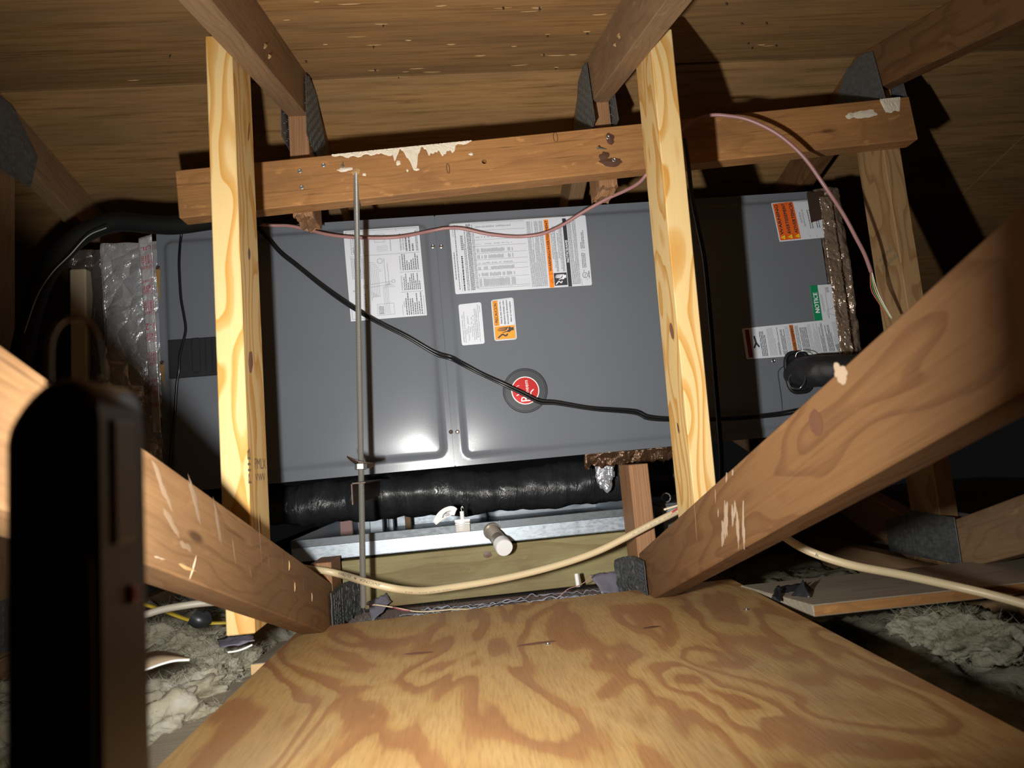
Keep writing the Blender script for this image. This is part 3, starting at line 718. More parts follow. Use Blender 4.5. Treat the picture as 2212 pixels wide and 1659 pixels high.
# ------------------------------------------------------------------ flat print
_font = {}
def text_mesh(s):
    if s not in _font:
        c = bpy.data.curves.new('t', 'FONT'); c.body = s; c.resolution_u = 2; c.size = 1; o = bpy.data.objects.new('t', c)
        me = bpy.data.meshes.new_from_object(o)
        vs = [v.co.copy() for v in me.vertices]; fs = [tuple(p.vertices) for p in me.polygons]
        bpy.data.objects.remove(o); bpy.data.curves.remove(c); bpy.data.meshes.remove(me)
        x0 = min(v.x for v in vs); x1 = max(v.x for v in vs); _font[s] = (vs, fs, x0, x1)
    return _font[s]
class Print:
    """flat ink on a sticker. c runs across (left to right on the cabinet), r along the reading direction (upwards); metres"""
    def __init__(s, quad, conform=True):
        Q = [Vector(ab(p)) for p in quad]      # TL TR BR BL
        s.o = Q[3]; s.W = ((Q[2]-Q[3]).length+(Q[1]-Q[0]).length)/2; s.H = ((Q[0]-Q[3]).length+(Q[1]-Q[2]).length)/2
        s.Q = Q; s.v = []; s.f = []; s.mi = []; s.mats = []
    def pos(s, c, r):
        u, t = c/s.W, r/s.H; Q = s.Q; p = Q[3].lerp(Q[2], u).lerp(Q[0].lerp(Q[1], u), t); return p.x, p.y
    def m(s, mat):
        if mat not in s.mats: s.mats.append(mat)
        return s.mats.index(mat)
    def poly(s, pts, mat, lay=1):
        i0 = len(s.v); s.v += [(c, r, lay) for c, r in pts]; s.f.append(tuple(range(i0, i0+len(pts)))); s.mi.append(s.m(mat))
    def rect(s, c0, c1, r0, r1, mat, lay=1):
        nc, nr = max(1, int(abs(c1-c0)/.008)), max(1, int(abs(r1-r0)/.008))
        for i in range(nc):
            for j in range(nr):
                a0, a1 = c0+(c1-c0)*i/nc, c0+(c1-c0)*(i+1)/nc; b0, b1 = r0+(r1-r0)*j/nr, r0+(r1-r0)*(j+1)/nr
                s.poly([(a0, b0), (a1, b0), (a1, b1), (a0, b1)], mat, lay)
    def line(s, c0, r0, c1, r1, w, mat, lay=1):
        d = Vector((c1-c0, r1-r0)); n = Vector((-d.y, d.x)).normalized()*w/2
        s.poly([(c0-n.x, r0-n.y), (c1-n.x, r1-n.y), (c1+n.x, r1+n.y), (c0+n.x, r0+n.y)], mat, lay)
    def frame(s, c0, c1, r0, r1, w, mat, lay=1):
        for a in ((c0, r0, c1, r0), (c0, r1, c1, r1), (c0, r0, c0, r1), (c1, r0, c1, r1)): s.line(*a, w, mat, lay)
    def text(s, t, c0, c1, r0, r1, mat, lay=2, bold=0.):
        """capitals fill c0 (tops) to c1 (baseline); the words run from r0 to r1"""
        vs, fs, x0, x1 = text_mesh(t); k = (c1-c0)/.73
        for dx in ((0,) if not bold else (-bold, 0, bold)):
            i0 = len(s.v)
            for v in vs: s.v.append((c1-v.y*k-dx*.6, r0+(v.x-x0)/(x1-x0)*(r1-r0)+dx, lay+abs(dx)*100))
            for f in fs: s.f.append(tuple(i0+i for i in f)); s.mi.append(s.m(mat))
    def para(s, c0, c1, r0, r1, n, mat, seed=0, fill=.55, full=.85, word=(.0015, .005), lay=1):
        """print too small to read: one short bar per word"""
        rr = random.Random(seed); p = (c1-c0)/n
        for i in range(n):
            r = r0; end = r0+(r1-r0)*(1 if rr.random() < full else rr.uniform(.35, .9))
            while r < end-.001:
                wl = min(rr.uniform(*word), end-r); cc = c0+p*i
                s.poly([(cc, r), (cc+p*fill, r), (cc+p*fill, r+wl), (cc, r+wl)], mat, lay); r += wl+rr.uniform(.0006, .0012)
    def sheet(s, name, mat=PAPER, rad=.004, tear=None):
        bm = bmesh.new(); W, H = s.W, s.H; n = 14; pts = []
        G = [[None]*(n+1) for _ in range(n+1)]
        def rnd(c, r):
            c = min(max(c, 0), W); r = min(max(r, 0), H)
            for cx, cy in ((rad, rad), (W-rad, rad), (rad, H-rad), (W-rad, H-rad)):
                if (c < rad and cx == rad or c > W-rad and cx != rad) and (r < rad and cy == rad or r > H-rad and cy != rad):
                    d = math.hypot(c-cx, r-cy)
                    if d > rad: return cx+(c-cx)*rad/d, cy+(r-cy)*rad/d
            return c, r
        cs = [0, rad*.3, rad*.65, rad]+[rad+(W-2*rad)*i/30 for i in range(1, 30)]+[W-rad, W-rad*.65, W-rad*.3, W]
        rs_ = [0, rad*.3, rad*.65, rad]+[rad+(H-2*rad)*i/22 for i in range(1, 22)]+[H-rad, H-rad*.65, H-rad*.3, H]
        G = [[bm.verts.new((*(lambda q: (*q, S(*q)+.0008))(s.pos(*rnd(c, r))),)) for r in rs_] for c in cs]
        for i in range(len(cs)-1):
            for j in range(len(rs_)-1):
                try: bm.faces.new((G[i][j], G[i+1][j], G[i+1][j+1], G[i][j+1]))
                except ValueError: pass
        bmesh.ops.recalc_face_normals(bm, faces=bm.faces[:])
        s.sh = link(name, bm, mat, ahu, mA); return s.sh
    def done(s, name='print'):
        me = bpy.data.meshes.new(name); V = []
        for c, r, l in s.v:
            a, b = s.pos(c, r); V.append((a, b, S(a, b)+.0008+.00035*l))
        me.from_pydata(V, [], s.f)
        for m in s.mats: me.materials.append(m)
        me.polygons.foreach_set('material_index', s.mi); me.update()
        o = link(name, me, s.mats, s.sh, mA); o['kind'] = 'stuff'; return o
def shock_hand(P, c0, c1, r0, r1, dark, light, lay=2):
    """pictogram of a hand struck by a bolt: wrist to the right (c1), fingers towards c0, bolt tail at the low end"""
    W, H = c1-c0, r1-r0; q = lambda u, v: (c0+W*u, r0+H*v)
    P.poly([q(*p) for p in ((.52, .50), (.56, .88), (.78, .90), (.82, .82), (.97, .84), (.97, .58), (.84, .58), (.74, .46))], dark, lay)
    for i, (u0, v) in enumerate(((.10, .62), (.05, .70), (.09, .78), (.16, .86))): P.poly([q(*p) for p in ((u0, v-.02), (.56, v-.035), (.56, v+.030), (u0+.03, v+.02))], dark, lay)
    P.poly([q(*p) for p in ((.32, .48), (.36, .44), (.62, .50), (.60, .58))], dark, lay)
    P.poly([q(*p) for p in ((.50, .58), (.62, .70), (.60, .74), (.74, .90), (.66, .74), (.70, .70), (.56, .54))], light, lay+1)
    for a, b in (((.08, .06), (.34, .34)), ((.34, .34), (.52, .16)), ((.52, .16), (.62, .34))):
        P.line(*q(*a), *q(*b), W*.085, dark, lay)

# wiring diagram
P = Print(((743, 501), (905, 490), (923, 683), (760, 697))); P.sheet('wiring_diagram_label', rad=.0006); W, H = P.W, P.H
P.frame(.004, W-.004, .004, H-.004, .0006, GINK)
mc = W*.69
P.line(mc, .004, mc, H-.004, .0006, GINK)
for r in (.27, .49, .70): P.line(mc, H*r, W-.004, H*r, .0006, GINK)
P.line(W*.05, H*.70, mc, H*.70, .0005, GINK)
P.text('NOTES', mc+.003, mc+.0055, H*.11, H*.17, INK); P.text('COMPONENT CODES', mc+.002, mc+.0045, H*.29, H*.45, INK); P.text('WIRING INFORMATION', mc+.002, mc+.0045, H*.51, H*.67, INK)
for k, (a0, a1) in enumerate(((.02, .26), (.29, .47), (.51, .69))): P.para(mc+.0075, W-.006, H*a0, H*a1, 8 if k != 1 else 9, GINK, k+5, .5, .4, (.002, .006))
P.text('WIRING DIAGRAM', mc+.006, mc+.0095, H*.73, H*.92, INK); P.text('ELECTRIC HEAT', mc+.012, mc+.015, H*.74, H*.88, INK); P.para(mc+.018, W-.012, H*.72, H*.90, 3, GINK, 31, .5, .4)
P.para(W-.010, W-.0045, H*.72, H*.95, 2, GINK, 33)
P.para(W*.08, W*.26, H*.72, H*.96, 6, LINK_, 3, .4, .5); P.para(W*.07, W*.24, H*.45, H*.69, 9, GINK, 4, .35, .6, (.001, .003))
for i in range(7): P.rect(W*.21+.0005*(i % 2), W*.21+.0018, H*(.14+.022*i), H*(.14+.022*i)+.0022, INK)
for i in range(9): P.rect(W*.60, W*.60+.0014, H*(.735+.019*i), H*(.735+.019*i)+.0018, INK)
rr = random.Random(8)
for i in range(6):                            # ladder of conductors
    c = W*(.30+.022*i)
    P.line(c, H*.24, c, H*(.62-.02*i), .00045, GINK); P.line(c, H*(.62-.02*i), W*.37+i*.003, H*(.62-.02*i), .00045, GINK); P.line(W*.30, H*(.20+.02*i), c, H*.24, .00045, GINK)
for i in range(4):
    P.line(W*(.46+.02*i), H*.05, W*(.46+.02*i), H*(.34+.015*i), .00045, GINK); P.line(W*(.46+.02*i), H*(.34+.015*i), W*(.62-.02*i), H*(.34+.015*i), .00045, GINK)
    P.line(W*.42, H*(.74+.018*i), W*.56, H*(.74+.018*i), .0004, GINK)
def circ(P, c, r, rad, w, mat, n=18, lay=1):
    for k in range(n):
        a, b = 2*math.pi*k/n, 2*math.pi*(k+1)/n; P.line(c+rad*math.cos(a), r+rad*math.sin(a), c+rad*math.cos(b), r+rad*math.sin(b), w, mat, lay)
circ(P, W*.445, H*.63, .0055, .0006, INK); circ(P, W*.60, H*.40, .0035, .0006, INK); circ(P, W*.23, H*.36, .004, .0006, INK)
P.frame(W*.36, W*.58, H*.04, H*.16, .0005, GINK); P.para(W*.38, W*.45, H*.05, H*.14, 4, GINK, 44); P.frame(W*.40, W*.53, H*.84, H*.93, .0005, GINK)
P.line(W*.50, H*.36, W*.50, H*.66, .0005, INK); P.line(W*.54, H*.36, W*.54, H*.60, .0005, INK); P.line(W*.30, H*.38, W*.58, H*.40, .0005, INK); P.line(W*.30, H*.35, W*.58, H*.37, .0005, INK)
P.text('A', W*.06, W*.085, H*.31, H*.335, GINK); P.text('A A A', W*.10, W*.12, H*.42, H*.47, INK); P.text('A A A', W*.10, W*.12, H*.74, H*.80, INK)
P.done()
# rating plate
P = Print(((970, 484), (1263, 467), (1277, 619), (984, 638))); P.sheet('rating_label', rad=.004); W, H = P.W, P.H
P.text('AIR HANDLER', .005, .0075, H*.80, H*.95, GINK); P.para(.010, .0135, H*.06, H*.96, 1, GINK, 1); P.line(.0165, H*.03, .0165, H*.97, .0005, GINK)
P.para(.004, .0065, H*.20, H*.58, 1, GINK, 2, .8, 1)
for i in range(40):
    if (i*7) % 5 != 0: P.rect(.0215, .0270, H*.60+i*.00085, H*.60+i*.00085+.0005, INK)
P.para(.020, .024, H*.04, H*.52, 1, INK, 4, .8, 1); P.para(.028, .034, H*.04, H*.9, 2, GINK, 5, .5, .5); P.para(.036, .046, H*.04, H*.97, 4, INK, 6, .55, .8)
tx0, tx1 = W*.175, W*.545
for i in range(34):
    c = tx0+(tx1-tx0)*i/33; P.line(c, H*.05, c, H*.97, .00035, LINK_)
for i, r in enumerate((.05, .075, .20, .31, .38, .45, .54, .64, .73, .86, .97)): P.line(tx0-.004, H*r, tx1, H*r, .0005, GINK)
rr = random.Random(4)
for (r0, r1) in ((.08, .19), (.215, .27), (.31, .36), (.39, .415), (.46, .52), (.55, .61), (.66, .68), (.755, .78), (.90, .93)):
    for i in range(26):
        if rr.random() < .88: P.rect(tx0+.002+.0031*i, tx0+.0042+.0031*i, H*r0+rr.uniform(0, .001), H*r1-rr.uniform(0, .002), LINK_, 2)
P.para(W*.155, W*.175, H*.06, H*.96, 3, GINK, 9, .5, .5, (.001, .003))
ox = W*.688
P.para(W*.56, ox-.003, H*.03, H*.95, 17, GINK, 10, .48, .75, (.001, .0035))
P.rect(ox, ox+W*.033, .0003, H-.0003, ORANGE); P.line(ox, H*.19, ox+W*.033, H*.19, .0006, INK, 2)
P.text('WARNING/AVERTISSEMENT', ox+.0022, ox+.0078, H*.23, H*.95, INK, 2, .0003)
for a, b in (((.09, .5), (.15, .2)), ((.15, .2), (.09, .2)), ((.09, .2), (.09, .5))):
    pass
tri = [(ox+.0085, H*.06), (ox+.0085, H*.13), (ox+.0025, H*.095)]
for i in range(3): P.line(*tri[i], *tri[(i+1) % 3], .0005, INK, 2)
P.line(ox+.007, H*.095, ox+.0045, H*.095, .0005, INK, 2)
bx = ox+W*.033
P.text('HAZARDOUS VOLTAGE', bx+.0022, bx+.0048, H*.40, H*.76, INK, 2); P.text('CAN CAUSE SEVERE PERSONAL INJURY OR DEATH', bx+.0060, bx+.0082, H*.27, H*.86, INK, 2); P.para(bx+.0095, bx+.0145, H*.22, H*.86, 3, GINK, 12)
P.text('TENSION DANGEREUSE', bx+.0160, bx+.0186, H*.40, H*.76, INK, 2); P.text('PEUT CAUSER DES LESIONS GRAVES OU LA MORT', bx+.0198, bx+.0220, H*.25, H*.88, INK, 2); P.para(bx+.0232, bx+.0282, H*.22, H*.86, 3, GINK, 13)
P.rect(bx+.0012, bx+.0302, H*.025, H*.20, INK); shock_hand(P, bx+.0022, bx+.0292, H*.03, H*.195, WINK, INK)
nx = bx+.0315
P.rect(nx, nx+.0085, .0003, H-.0003, INK); P.text('NOTICE/AVIS', nx+.0015, nx+.0070, H*.34, H*.65, WINK, 2, .0003)
P.para(nx+.0105, nx+.0295, H*.03, H*.93, 9, GINK, 14, .5, .8, (.001, .0035))
P.line(nx+.0315, .001, nx+.0315, H-.001, .0006, GINK)
ux = nx+.034
P.para(ux+.002, ux+.012, H*.52, H*.78, 3, GINK, 15, .5, .7); P.para(ux+.002, ux+.012, H*.25, H*.46, 3, GINK, 16, .5, .7); P.line(ux+.002, H*.49, ux+.012, H*.49, .0005, GINK)
circ(P, ux+.006, H*.145, .0058, .0009, INK, 22, 2); P.text('U', ux+.0035, ux+.0065, H*.118, H*.143, INK, 2); P.text('L', ux+.0055, ux+.0085, H*.148, H*.170, INK, 2)
P.text('c', ux+.0075, ux+.0105, H*.075, H*.092, INK, 2); P.text('us', ux+.0022, ux+.005, H*.19, H*.22, INK, 2); P.text('LISTED', ux+.0135, ux+.016, H*.10, H*.20, INK, 2, .0002)
P.done()
# plain Spanish data label
P = Print(((990, 660), (1039, 655), (1047, 744), (998, 748))); P.sheet('data_label', rad=.0045); W, H = P.W, P.H
for i, (t, a, b) in enumerate((('RHEEM SALES COMPANY, INC.', .08, .74), ('Acondicionador de Aire (manejadora)', .06, .80), ('Modelo:', .26, .40), ('Tension Nominal:   208/240 V', .10, .70), ('Fases:   1', .30, .50),
                              ('Frecuencia:   60   Hz', .20, .66), ('Corriente Nominal:   3.1   A', .10, .70), ('Manejadora Espera Previa', .12, .86), ('ENSAMBLADO EN MEXICO', .16, .84), ('Leer Manual de Instalacion y Operacion Antes', .06, .95), ('de Usarse', .76, .92))):
    P.text(t, .0045+i*.0039, .0068+i*.0039, H*a, H*b, INK, 2)
P.done()
# orange caution label
P = Print(((1060, 651), (1108, 645), (1116, 735), (1068, 739))); P.sheet('caution_label', rad=.005); W, H = P.W, P.H
P.rect(.0028, W-.0028, H*.03, H*.345, AMBER); P.rect(.0028, W*.285, H*.36, H*.97, AMBER); P.frame(.0024, W-.0024, H*.025, H*.975, .0004, GINK, 1)
P.text('! PRECAUCION !', W*.10, W*.235, H*.385, H*.945, INK, 2, .00025)
for i, (t, a, b) in enumerate((('Antes de tener acceso a los', .40, .94), ('dispositivos terminales, todos', .38, .95), ('los circuitos de alimentacion', .38, .95), ('deben ser interrumpidos.', .42, .92))):
    P.text(t, W*(.33+.145*i), W*(.415+.145*i), H*a, H*b, INK, 2, .0001)
shock_hand(P, .005, W-.004, H*.05, H*.345, INK, AMBER)
P.done()
# orange warning label by the foil duct
P = Print(((1662, 441), (1762, 429), (1781, 516), (1679, 526))); P.sheet('warning_label', rad=.003); W, H = P.W, P.H
P.rect(.0025, W*.455, H*.03, H*.965, ORANGE2)
for k in (1, 2): P.line(W*(.005+.152*k), H*.03, W*(.005+.152*k), H*.965, .0006, INK, 2)
for k, (t, e) in enumerate((('WARNING', .93), ('AVERTISSEMENT', .95), ('ADVERTENCIA', .94))):
    c = W*(.005+.152*k); P.text(t, c+W*.042, c+W*.112, H*.17, H*e, INK, 2, .0004)
    P.poly([(c+W*.125, H*.05), (c+W*.125, H*.15), (c+W*.035, H*.10)], YELLOW, 2); P.line(c+W*.11, H*.10, c+W*.07, H*.10, .0009, INK, 3)
P.text('CALIFORNIA', W*.52, W*.555, H*.40, H*.68, GINK, 2); P.text('PROPOSITION 65', W*.58, W*.615, H*.32, H*.74, GINK, 2)
for c in (.655, .80): P.line(W*c, H*.03, W*c, H*.97, .0005, GINK)
for c in (.70, .745, .845, .89): P.para(W*c, W*(c+.03), H*.25, H*.72, 1, GINK, int(c*100), .6, 1, (.003, .009))
P.done()
# green notice with a trap drawing
P = Print(((1744, 620), (1797, 616), (1812, 692), (1754, 695))); P.sheet('notice_label', rad=.0006); W, H = P.W, P.H
P.rect(0, W*.30, 0, H, GREEN); P.text('NOTICE', W*.07, W*.24, H*.22, H*.79, WINK, 2, .0005)
P.line(W*.36, H*.75, W*.40, H*.22, .0006, GINK); P.line(W*.41, H*.72, W*.44, H*.24, .0006, GINK)
path = [(.56, .05), (.58, .30), (.70, .31), (.80, .36), (.85, .45), (.86, .60), (.88, .92)]; p2 = [(.60, .92), (.56, .55), (.58, .34), (.52, .22), (.55, .05)]
for pp in (path, p2):
    for k in range(len(pp)-1): P.line(W*pp[k][0], H*pp[k][1], W*pp[k+1][0], H*pp[k+1][1], .0006, GINK)
P.para(W*.62, W*.74, H*.78, H*.92, 3, GINK, 7); P.line(W*.60, H*.16, W*.85, H*.12, .0005, GINK)
P.done()
# long instruction label half in the shadow of the stud
P = Print(((1598, 712), (1813, 690), (1829, 762), (1608, 778))); P.sheet('instruction_label', rad=.003); W, H = P.W, P.H
P.rect(W*.025, W*.065, H*.05, H*.95, MAROON); P.frame(W*.075, W*.155, H*.30, H*.70, .0004, LINK_)
for a, b in (((.115, .50), (.105, .72)), ((.115, .50), (.14, .36)), ((.115, .50), (.09, .34))): P.line(W*a[0], H*a[1], W*b[0], H*b[1], .004, INK, 2)
for k, (c0, c1, n, m) in enumerate(((.16, .22, 4, INK), (.235, .31, 7, LINK_), (.325, .345, 2, INK), (.365, .41, 4, INK), (.415, .455, 4, LINK_), (.515, .55, 3, GINK), (.56, .635, 6, INK), (.64, .74, 9, LINK_), (.75, .79, 4, INK), (.81, .87, 5, INK), (.88, .95, 5, LINK_))):
    P.para(W*c0, W*c1, H*.06, H*(.93 if k % 3 else .85), n, m, k+60, .4, .7, (.006, .02))
P.rect(W*.462, W*.502, H*.04, H*.96, plain('brown_orange_ink', (.62, .17, .02), .4)); P.text('AVERTISSEMENT', W*.469, W*.495, H*.17, H*.94, INK, 2, .0003)
P.poly([(W*.495, H*.06), (W*.495, H*.13), (W*.47, H*.095)], INK, 2)
P.done()
# script lettering of the badge emblem, raised
def badge_text():
    vs, fs, x0, x1 = text_mesh('heem'); bm = bmesh.new()
    def put(vs, fs, x0, k, r0, c1, stretch=1):
        V = [bm.verts.new((AB_+c1-v.y*k, BB_+r0+(v.x-x0)*k*stretch, SB)) for v in vs]
        for f in fs:
            try: bm.faces.new([V[i] for i in f])
            except ValueError: pass
    put(vs, fs, x0, .0125, -.0045, .0072, 1.0)
    v2, f2, x2, _ = text_mesh('R'); put(v2, f2, x2, .030, -.0235, .0095, .85)
    def stroke(pts, w):
        for k in range(len(pts)-1):
            a, b = Vector(pts[k]), Vector(pts[k+1]); n = Vector((-(b-a).y, (b-a).x)).normalized()*w/2
            q = [a-n, b-n, b+n, a+n]; bm.faces.new([bm.verts.new((AB_+p.x, BB_+p.y, SB+.0001)) for p in q])
    stroke([(.010, -.014), (.012, -.004), (.018, .001)], .0022); stroke([(-.020, -.010), (-.012, -.006), (-.004, -.004)], .0020); stroke([(-.012, .012), (-.016, .011), (-.020, .008)], .0009)
    bmesh.ops.recalc_face_normals(bm, faces=bm.faces[:])
    for f in bm.faces:
        if f.normal.z < 0: f.normal_flip()
    link('lettering', bm, PVC, bd, mA)
badge_text()

for p, rx, ry in (((968, 364), .010, .0028), ((1200, 297), .010, .0042)):
    x, y = beam_xy(p); bm = tube_bm([Vector((x+ry*math.cos(a), y+rx*math.sin(a), fz)) for a in [2*math.pi*k/20 for k in range(21)]], .0007, 5); link('knot_ring', bm, DARKW, beam, mB)
oval('knot_hole', (1408, 1355), 'z', DZ, .014, .005, KNOT, deck, (1, .1, 0), (0, 0, 1)); oval('knot', (1160, 1390), 'z', DZ, .030, .006, KNOT_P, deck, (1, .1, 0), (0, 0, 1)); oval('knot', (905, 1411), 'z', DZ, .022, .005, KNOT_P, deck, (1, -.1, 0), (0, 0, 1))
# mill stamp on the stud's side
def flat_text(t, o, ex, ey, k, mat, parent, name='stamp', w=None):
    vs, fs, x0, x1 = text_mesh(t); ex = Vector(ex); ey = Vector(ey); sx = (w/(x1-x0)) if w else k; bm = bmesh.new()
    V = [bm.verts.new(Vector(o)+ex*((v.x-x0)*sx)+ey*(v.y*k)) for v in vs]
    for f in fs:
        try: bm.faces.new([V[i] for i in f])
        except ValueError: pass
    o_ = link(name, bm, mat, parent); o_['kind'] = 'stuff'; return o_
STAMP = plain('faded_black_stamp', (.22, .17, .10), .7)
so = atX((551, 1013), -.2996); flat_text('PMLX', so, (0, 1, 0), (0, 0, 1), .022, STAMP, ls, w=.052)
so = atX((552, 1040), -.2996); flat_text('VWV', so, (0, 1, 0), (0, 0, 1), .016, STAMP, ls, w=.046)
so = atX((543, 1044), -.2996); flat_text('PIIB', so, (0, 0, 1), (0, -1, 0), .018, STAMP, ls, w=.048)
so = atX((1903, 583), TX['d']-.0006); bm = bmesh.new(); rr = random.Random(3)
for k in range(2):
    for i in range(7):
        p = so+Vector((0, -.0085*i-.004*k, .018-.020*k+.002*i)); h = rr.uniform(.006, .012); bm.faces.new([bm.verts.new(p+Vector((0, dy, dz))) for dy, dz in ((0, 0), (-.0055, .001), (-.0055, h), (0, h))])
link('stamp', bm, STAMP, Td)['kind'] = 'stuff'
# ================================================================== HANGING ROD, CHANNEL, PAN
def rod_bm(p0, p1, r=.0056, pitch=.0026):
    p0, p1 = Vector(p0), Vector(p1); L = (p1-p0).length; n = int(L/pitch)*2; prof = [(0, r*.8)]
    for i in range(n): prof.append(((i+.5)*L/n, r if i % 2 else r*.84))
    prof.append((L, r*.8)); return lathe_bm(prof, p0, p1-p0, 12)
RT = atY((769, 374), BY+.004); RB = atY((785, 1313), BY-.045)
rod = thing('threaded_rod', 'zinc threaded rod hanging from the beam across the wiring diagram label', 'rod', RB)
link('rod', rod_bm(RB, RT), ZINC, rod)
rodat = lambda py: RB.lerp(RT, (1313-py)/(1313-374))
ax = (RT-RB).normalized()
NTp = rodat(1031)
sharp_smooth(link('nut', lathe_bm([(-.0055, .0098), (-.0050, .0108), (.0040, .0108), (.0045, .0098)], NTp, ax, 6), ZINC, rod))
bm = bmesh.new(); wq = []
for k in range(24):
    a = 2*math.pi*k/24
    for s_ in (0, 1):
        q = NTp+ax*(.0060+s_*.0022+.0035*math.cos(2*a))+Vector((math.cos(a)*.024, math.sin(a)*.020, .010*math.cos(a+2.6))); wq.append(bm.verts.new(q))
ct = [bm.verts.new(NTp+ax*.0058), bm.verts.new(NTp+ax*.0085)]
for k in range(24):
    a, b = 2*k, 2*((k+1) % 24); bm.faces.new((wq[a], wq[b], wq[b+1], wq[a+1])); bm.faces.new((ct[0], wq[b], wq[a])); bm.faces.new((ct[1], wq[a+1], wq[b+1]))
bmesh.ops.recalc_face_normals(bm, faces=bm.faces[:])
link('washer', bm, RUSTY, rod)
# L-shaped support channel running back under the cabinet, carried by the rods
c0 = atY((771, 1030), BY-.055); zt = OA.z-.004
chan = thing('support_angle', 'rust brown steel angle under the air handler, held by the rod and nut', 'angle bracket', (c0.x, c0.y, zt))
yb_ = AY+DA+.06
m = frame((c0.x+.012, c0.y, c0.z+.006), (0, 1, (zt-.004-c0.z-.006)/(AY-c0.y)), (0, 0, 1))
Lf = (AY-c0.y)
bm = bm_box(0, Lf+DA+.06, -.041, 0, -.0015, .0015, .0004)
m2 = frame((c0.x-.010, c0.y, zt-.0045), (0, 1, 0), (0, 0, 1))
link('web_plate', bm_box(0, Lf+DA+.06, -.038, 0, -.0014, .0014, .0004), RUSTY, chan, m2)
link('top_flange', bm_box(0, Lf+DA+.06, -.0028, 0, -.0014, .024, .0004), RUSTY, chan, m2)
RB2 = atY((803, 1103), AY+DA+.03); RT2 = RB2+Vector((0, 0, roofz(RB2.y)-RB2.z-.001))
r2 = thing('threaded_rod', 'second threaded rod, only its lower tip showing behind the first one', 'rod', RB2)
link('rod', rod_bm(RB2, RT2, .0050, .006), ZINC, r2)
link('nut', lathe_bm([(-.005, .0095), (.005, .0095)], Vector((RB2.x, RB2.y, zt-.013)), (0, 0, 1), 6), ZINC, r2)

# flexible duct wrapped in black film, under the cabinet
def duct_path(pxs, y): return [atY(p, y) for p in pxs]
pth = smooth_path([atY(p, yy) for p, yy in (((430, 1098), 1.66), ((600, 1092), 1.62), ((760, 1080), 1.60), ((950, 1067), 1.59), ((1120, 1054), 1.59), ((1290, 1040), 1.60), ((1480, 1024), 1.66))], 26)
bm = tube_bm(pth, .050, 64)
for v in bm.verts:
    n = noise.noise(v.co*13)*.010+noise.noise((v.co.x*55, v.co.y*14, v.co.z*14))*.0035+.0012*math.sin(v.co.x*95+noise.noise(v.co*6)*5)-.003*abs(noise.noise(v.co*34))
    c = min(pth, key=lambda q: (q-v.co).length_squared); v.co += (v.co-c).normalized()*n
fd = link('flexible_duct', bm, FILM, smooth=True); tag(fd, 'flexible duct wrapped in wrinkled black plastic film beneath the air handler', 'duct')
# foil boot on the duct near the second stud and the rusty flange under the cabinet
bm = bmesh.new(); A, B_ = atY((1262, 980), AY+.012), atY((1475, 962), AY+.012); n, k = 60, 10; G = []
for i in range(n+1):
    p = A.lerp(B_, i/n); h = .030+.012*noise.noise((i*.35, 0, 0))+.006*noise.noise((i*1.7, 3, 0)); G.append([bm.verts.new(p+Vector((0, .004*noise.noise((i*.6, j, 1))+.012*j/k, -h*j/k))) for j in range(k+1)])
for i in range(n):
    for j in range(k): bm.faces.new((G[i][j], G[i+1][j], G[i+1][j+1], G[i][j+1]))
RUSTF = foil_mat('rusty_foil_facing', (.13, .068, .035), .35, .9)
o = link('torn_foil_flange', bm, RUSTF, smooth=True); md = o.modifiers.new('s', 'SOLIDIFY'); md.thickness = .003
tag(o, 'torn rust brown foil strip hanging below the air handler near the sawn post', 'foil strip')
pc = atY((1308, 1015), 1.52)
bm = bmesh.new(); bmesh.ops.create_icosphere(bm, subdivisions=4, radius=1)
for v in bm.verts:
    d = v.co.copy(); q = Vector((d.x*.020, d.y*.014, d.z*.042)); v.co = pc+q*(1+.5*noise.noise(d*1.9))+d*.004*noise.noise(d*6)
o = link('crumpled_foil', bm, FOIL); tag(o, 'bright crumpled foil lump on the black duct beside the sawn post', 'foil')

# galvanized drain pan
PY0, PY1 = KY1+.035, AY+DA+.05
ptl, ptr = atY((628, 1172), PY0), atY((1352, 1098), PY0); pbl, pbr = atY((640, 1216), PY0), atY((1352, 1148), PY0)
zb = (pbl.z+pbr.z)/2; zh = (ptl.z+ptr.z)/2-.0; x0p, x1p = min(ptl.x, pbl.x), TX['c']+.075
pan = thing('drain_pan', 'shallow galvanized drain pan under the air handler with a capped white pipe', 'drain pan', ((x0p+x1p)/2, PY0, zb))
sl = (ptr.z-ptl.z)/(ptr.x-ptl.x); mp = frame((x0p, PY0, zb), (1, 0, sl*.5), (0, 1, 0)); LP = x1p-x0p; HP = zh-zb; DP = PY1-PY0
bm = bm_box(0, LP, 0, DP, 0, .0012, 0); link('pan_floor', bm, GALV, pan, mp)
for nm, bx in (('pan_wall', (0, LP, 0, .0014, 0, HP)), ('pan_wall', (0, LP, DP-.0014, DP, 0, HP+.004)), ('pan_wall', (0, .0014, 0, DP, 0, HP)), ('pan_wall', (LP-.0014, LP, 0, DP, 0, HP))):
    link(nm, bm_box(*bx, .0004), GALV, pan, mp)
for a, b in ((0, .5635), (.5645, 1)): link('hem', bm_box(LP*a, LP*b, -.0022, .0042, HP-.016, HP, .0008), galv_mat('shaded_galvanized_hem', (.13, .145, .155), .5) if a == 0 else bpy.data.materials['shaded_galvanized_hem'], pan, mp)  # shade of the angled lip is put into this darker metal colour
link('hem', bm_box(0, LP, DP-.004, DP+.002, HP-.008, HP+.006, .0008), bpy.data.materials['shaded_galvanized_hem'], pan, mp)
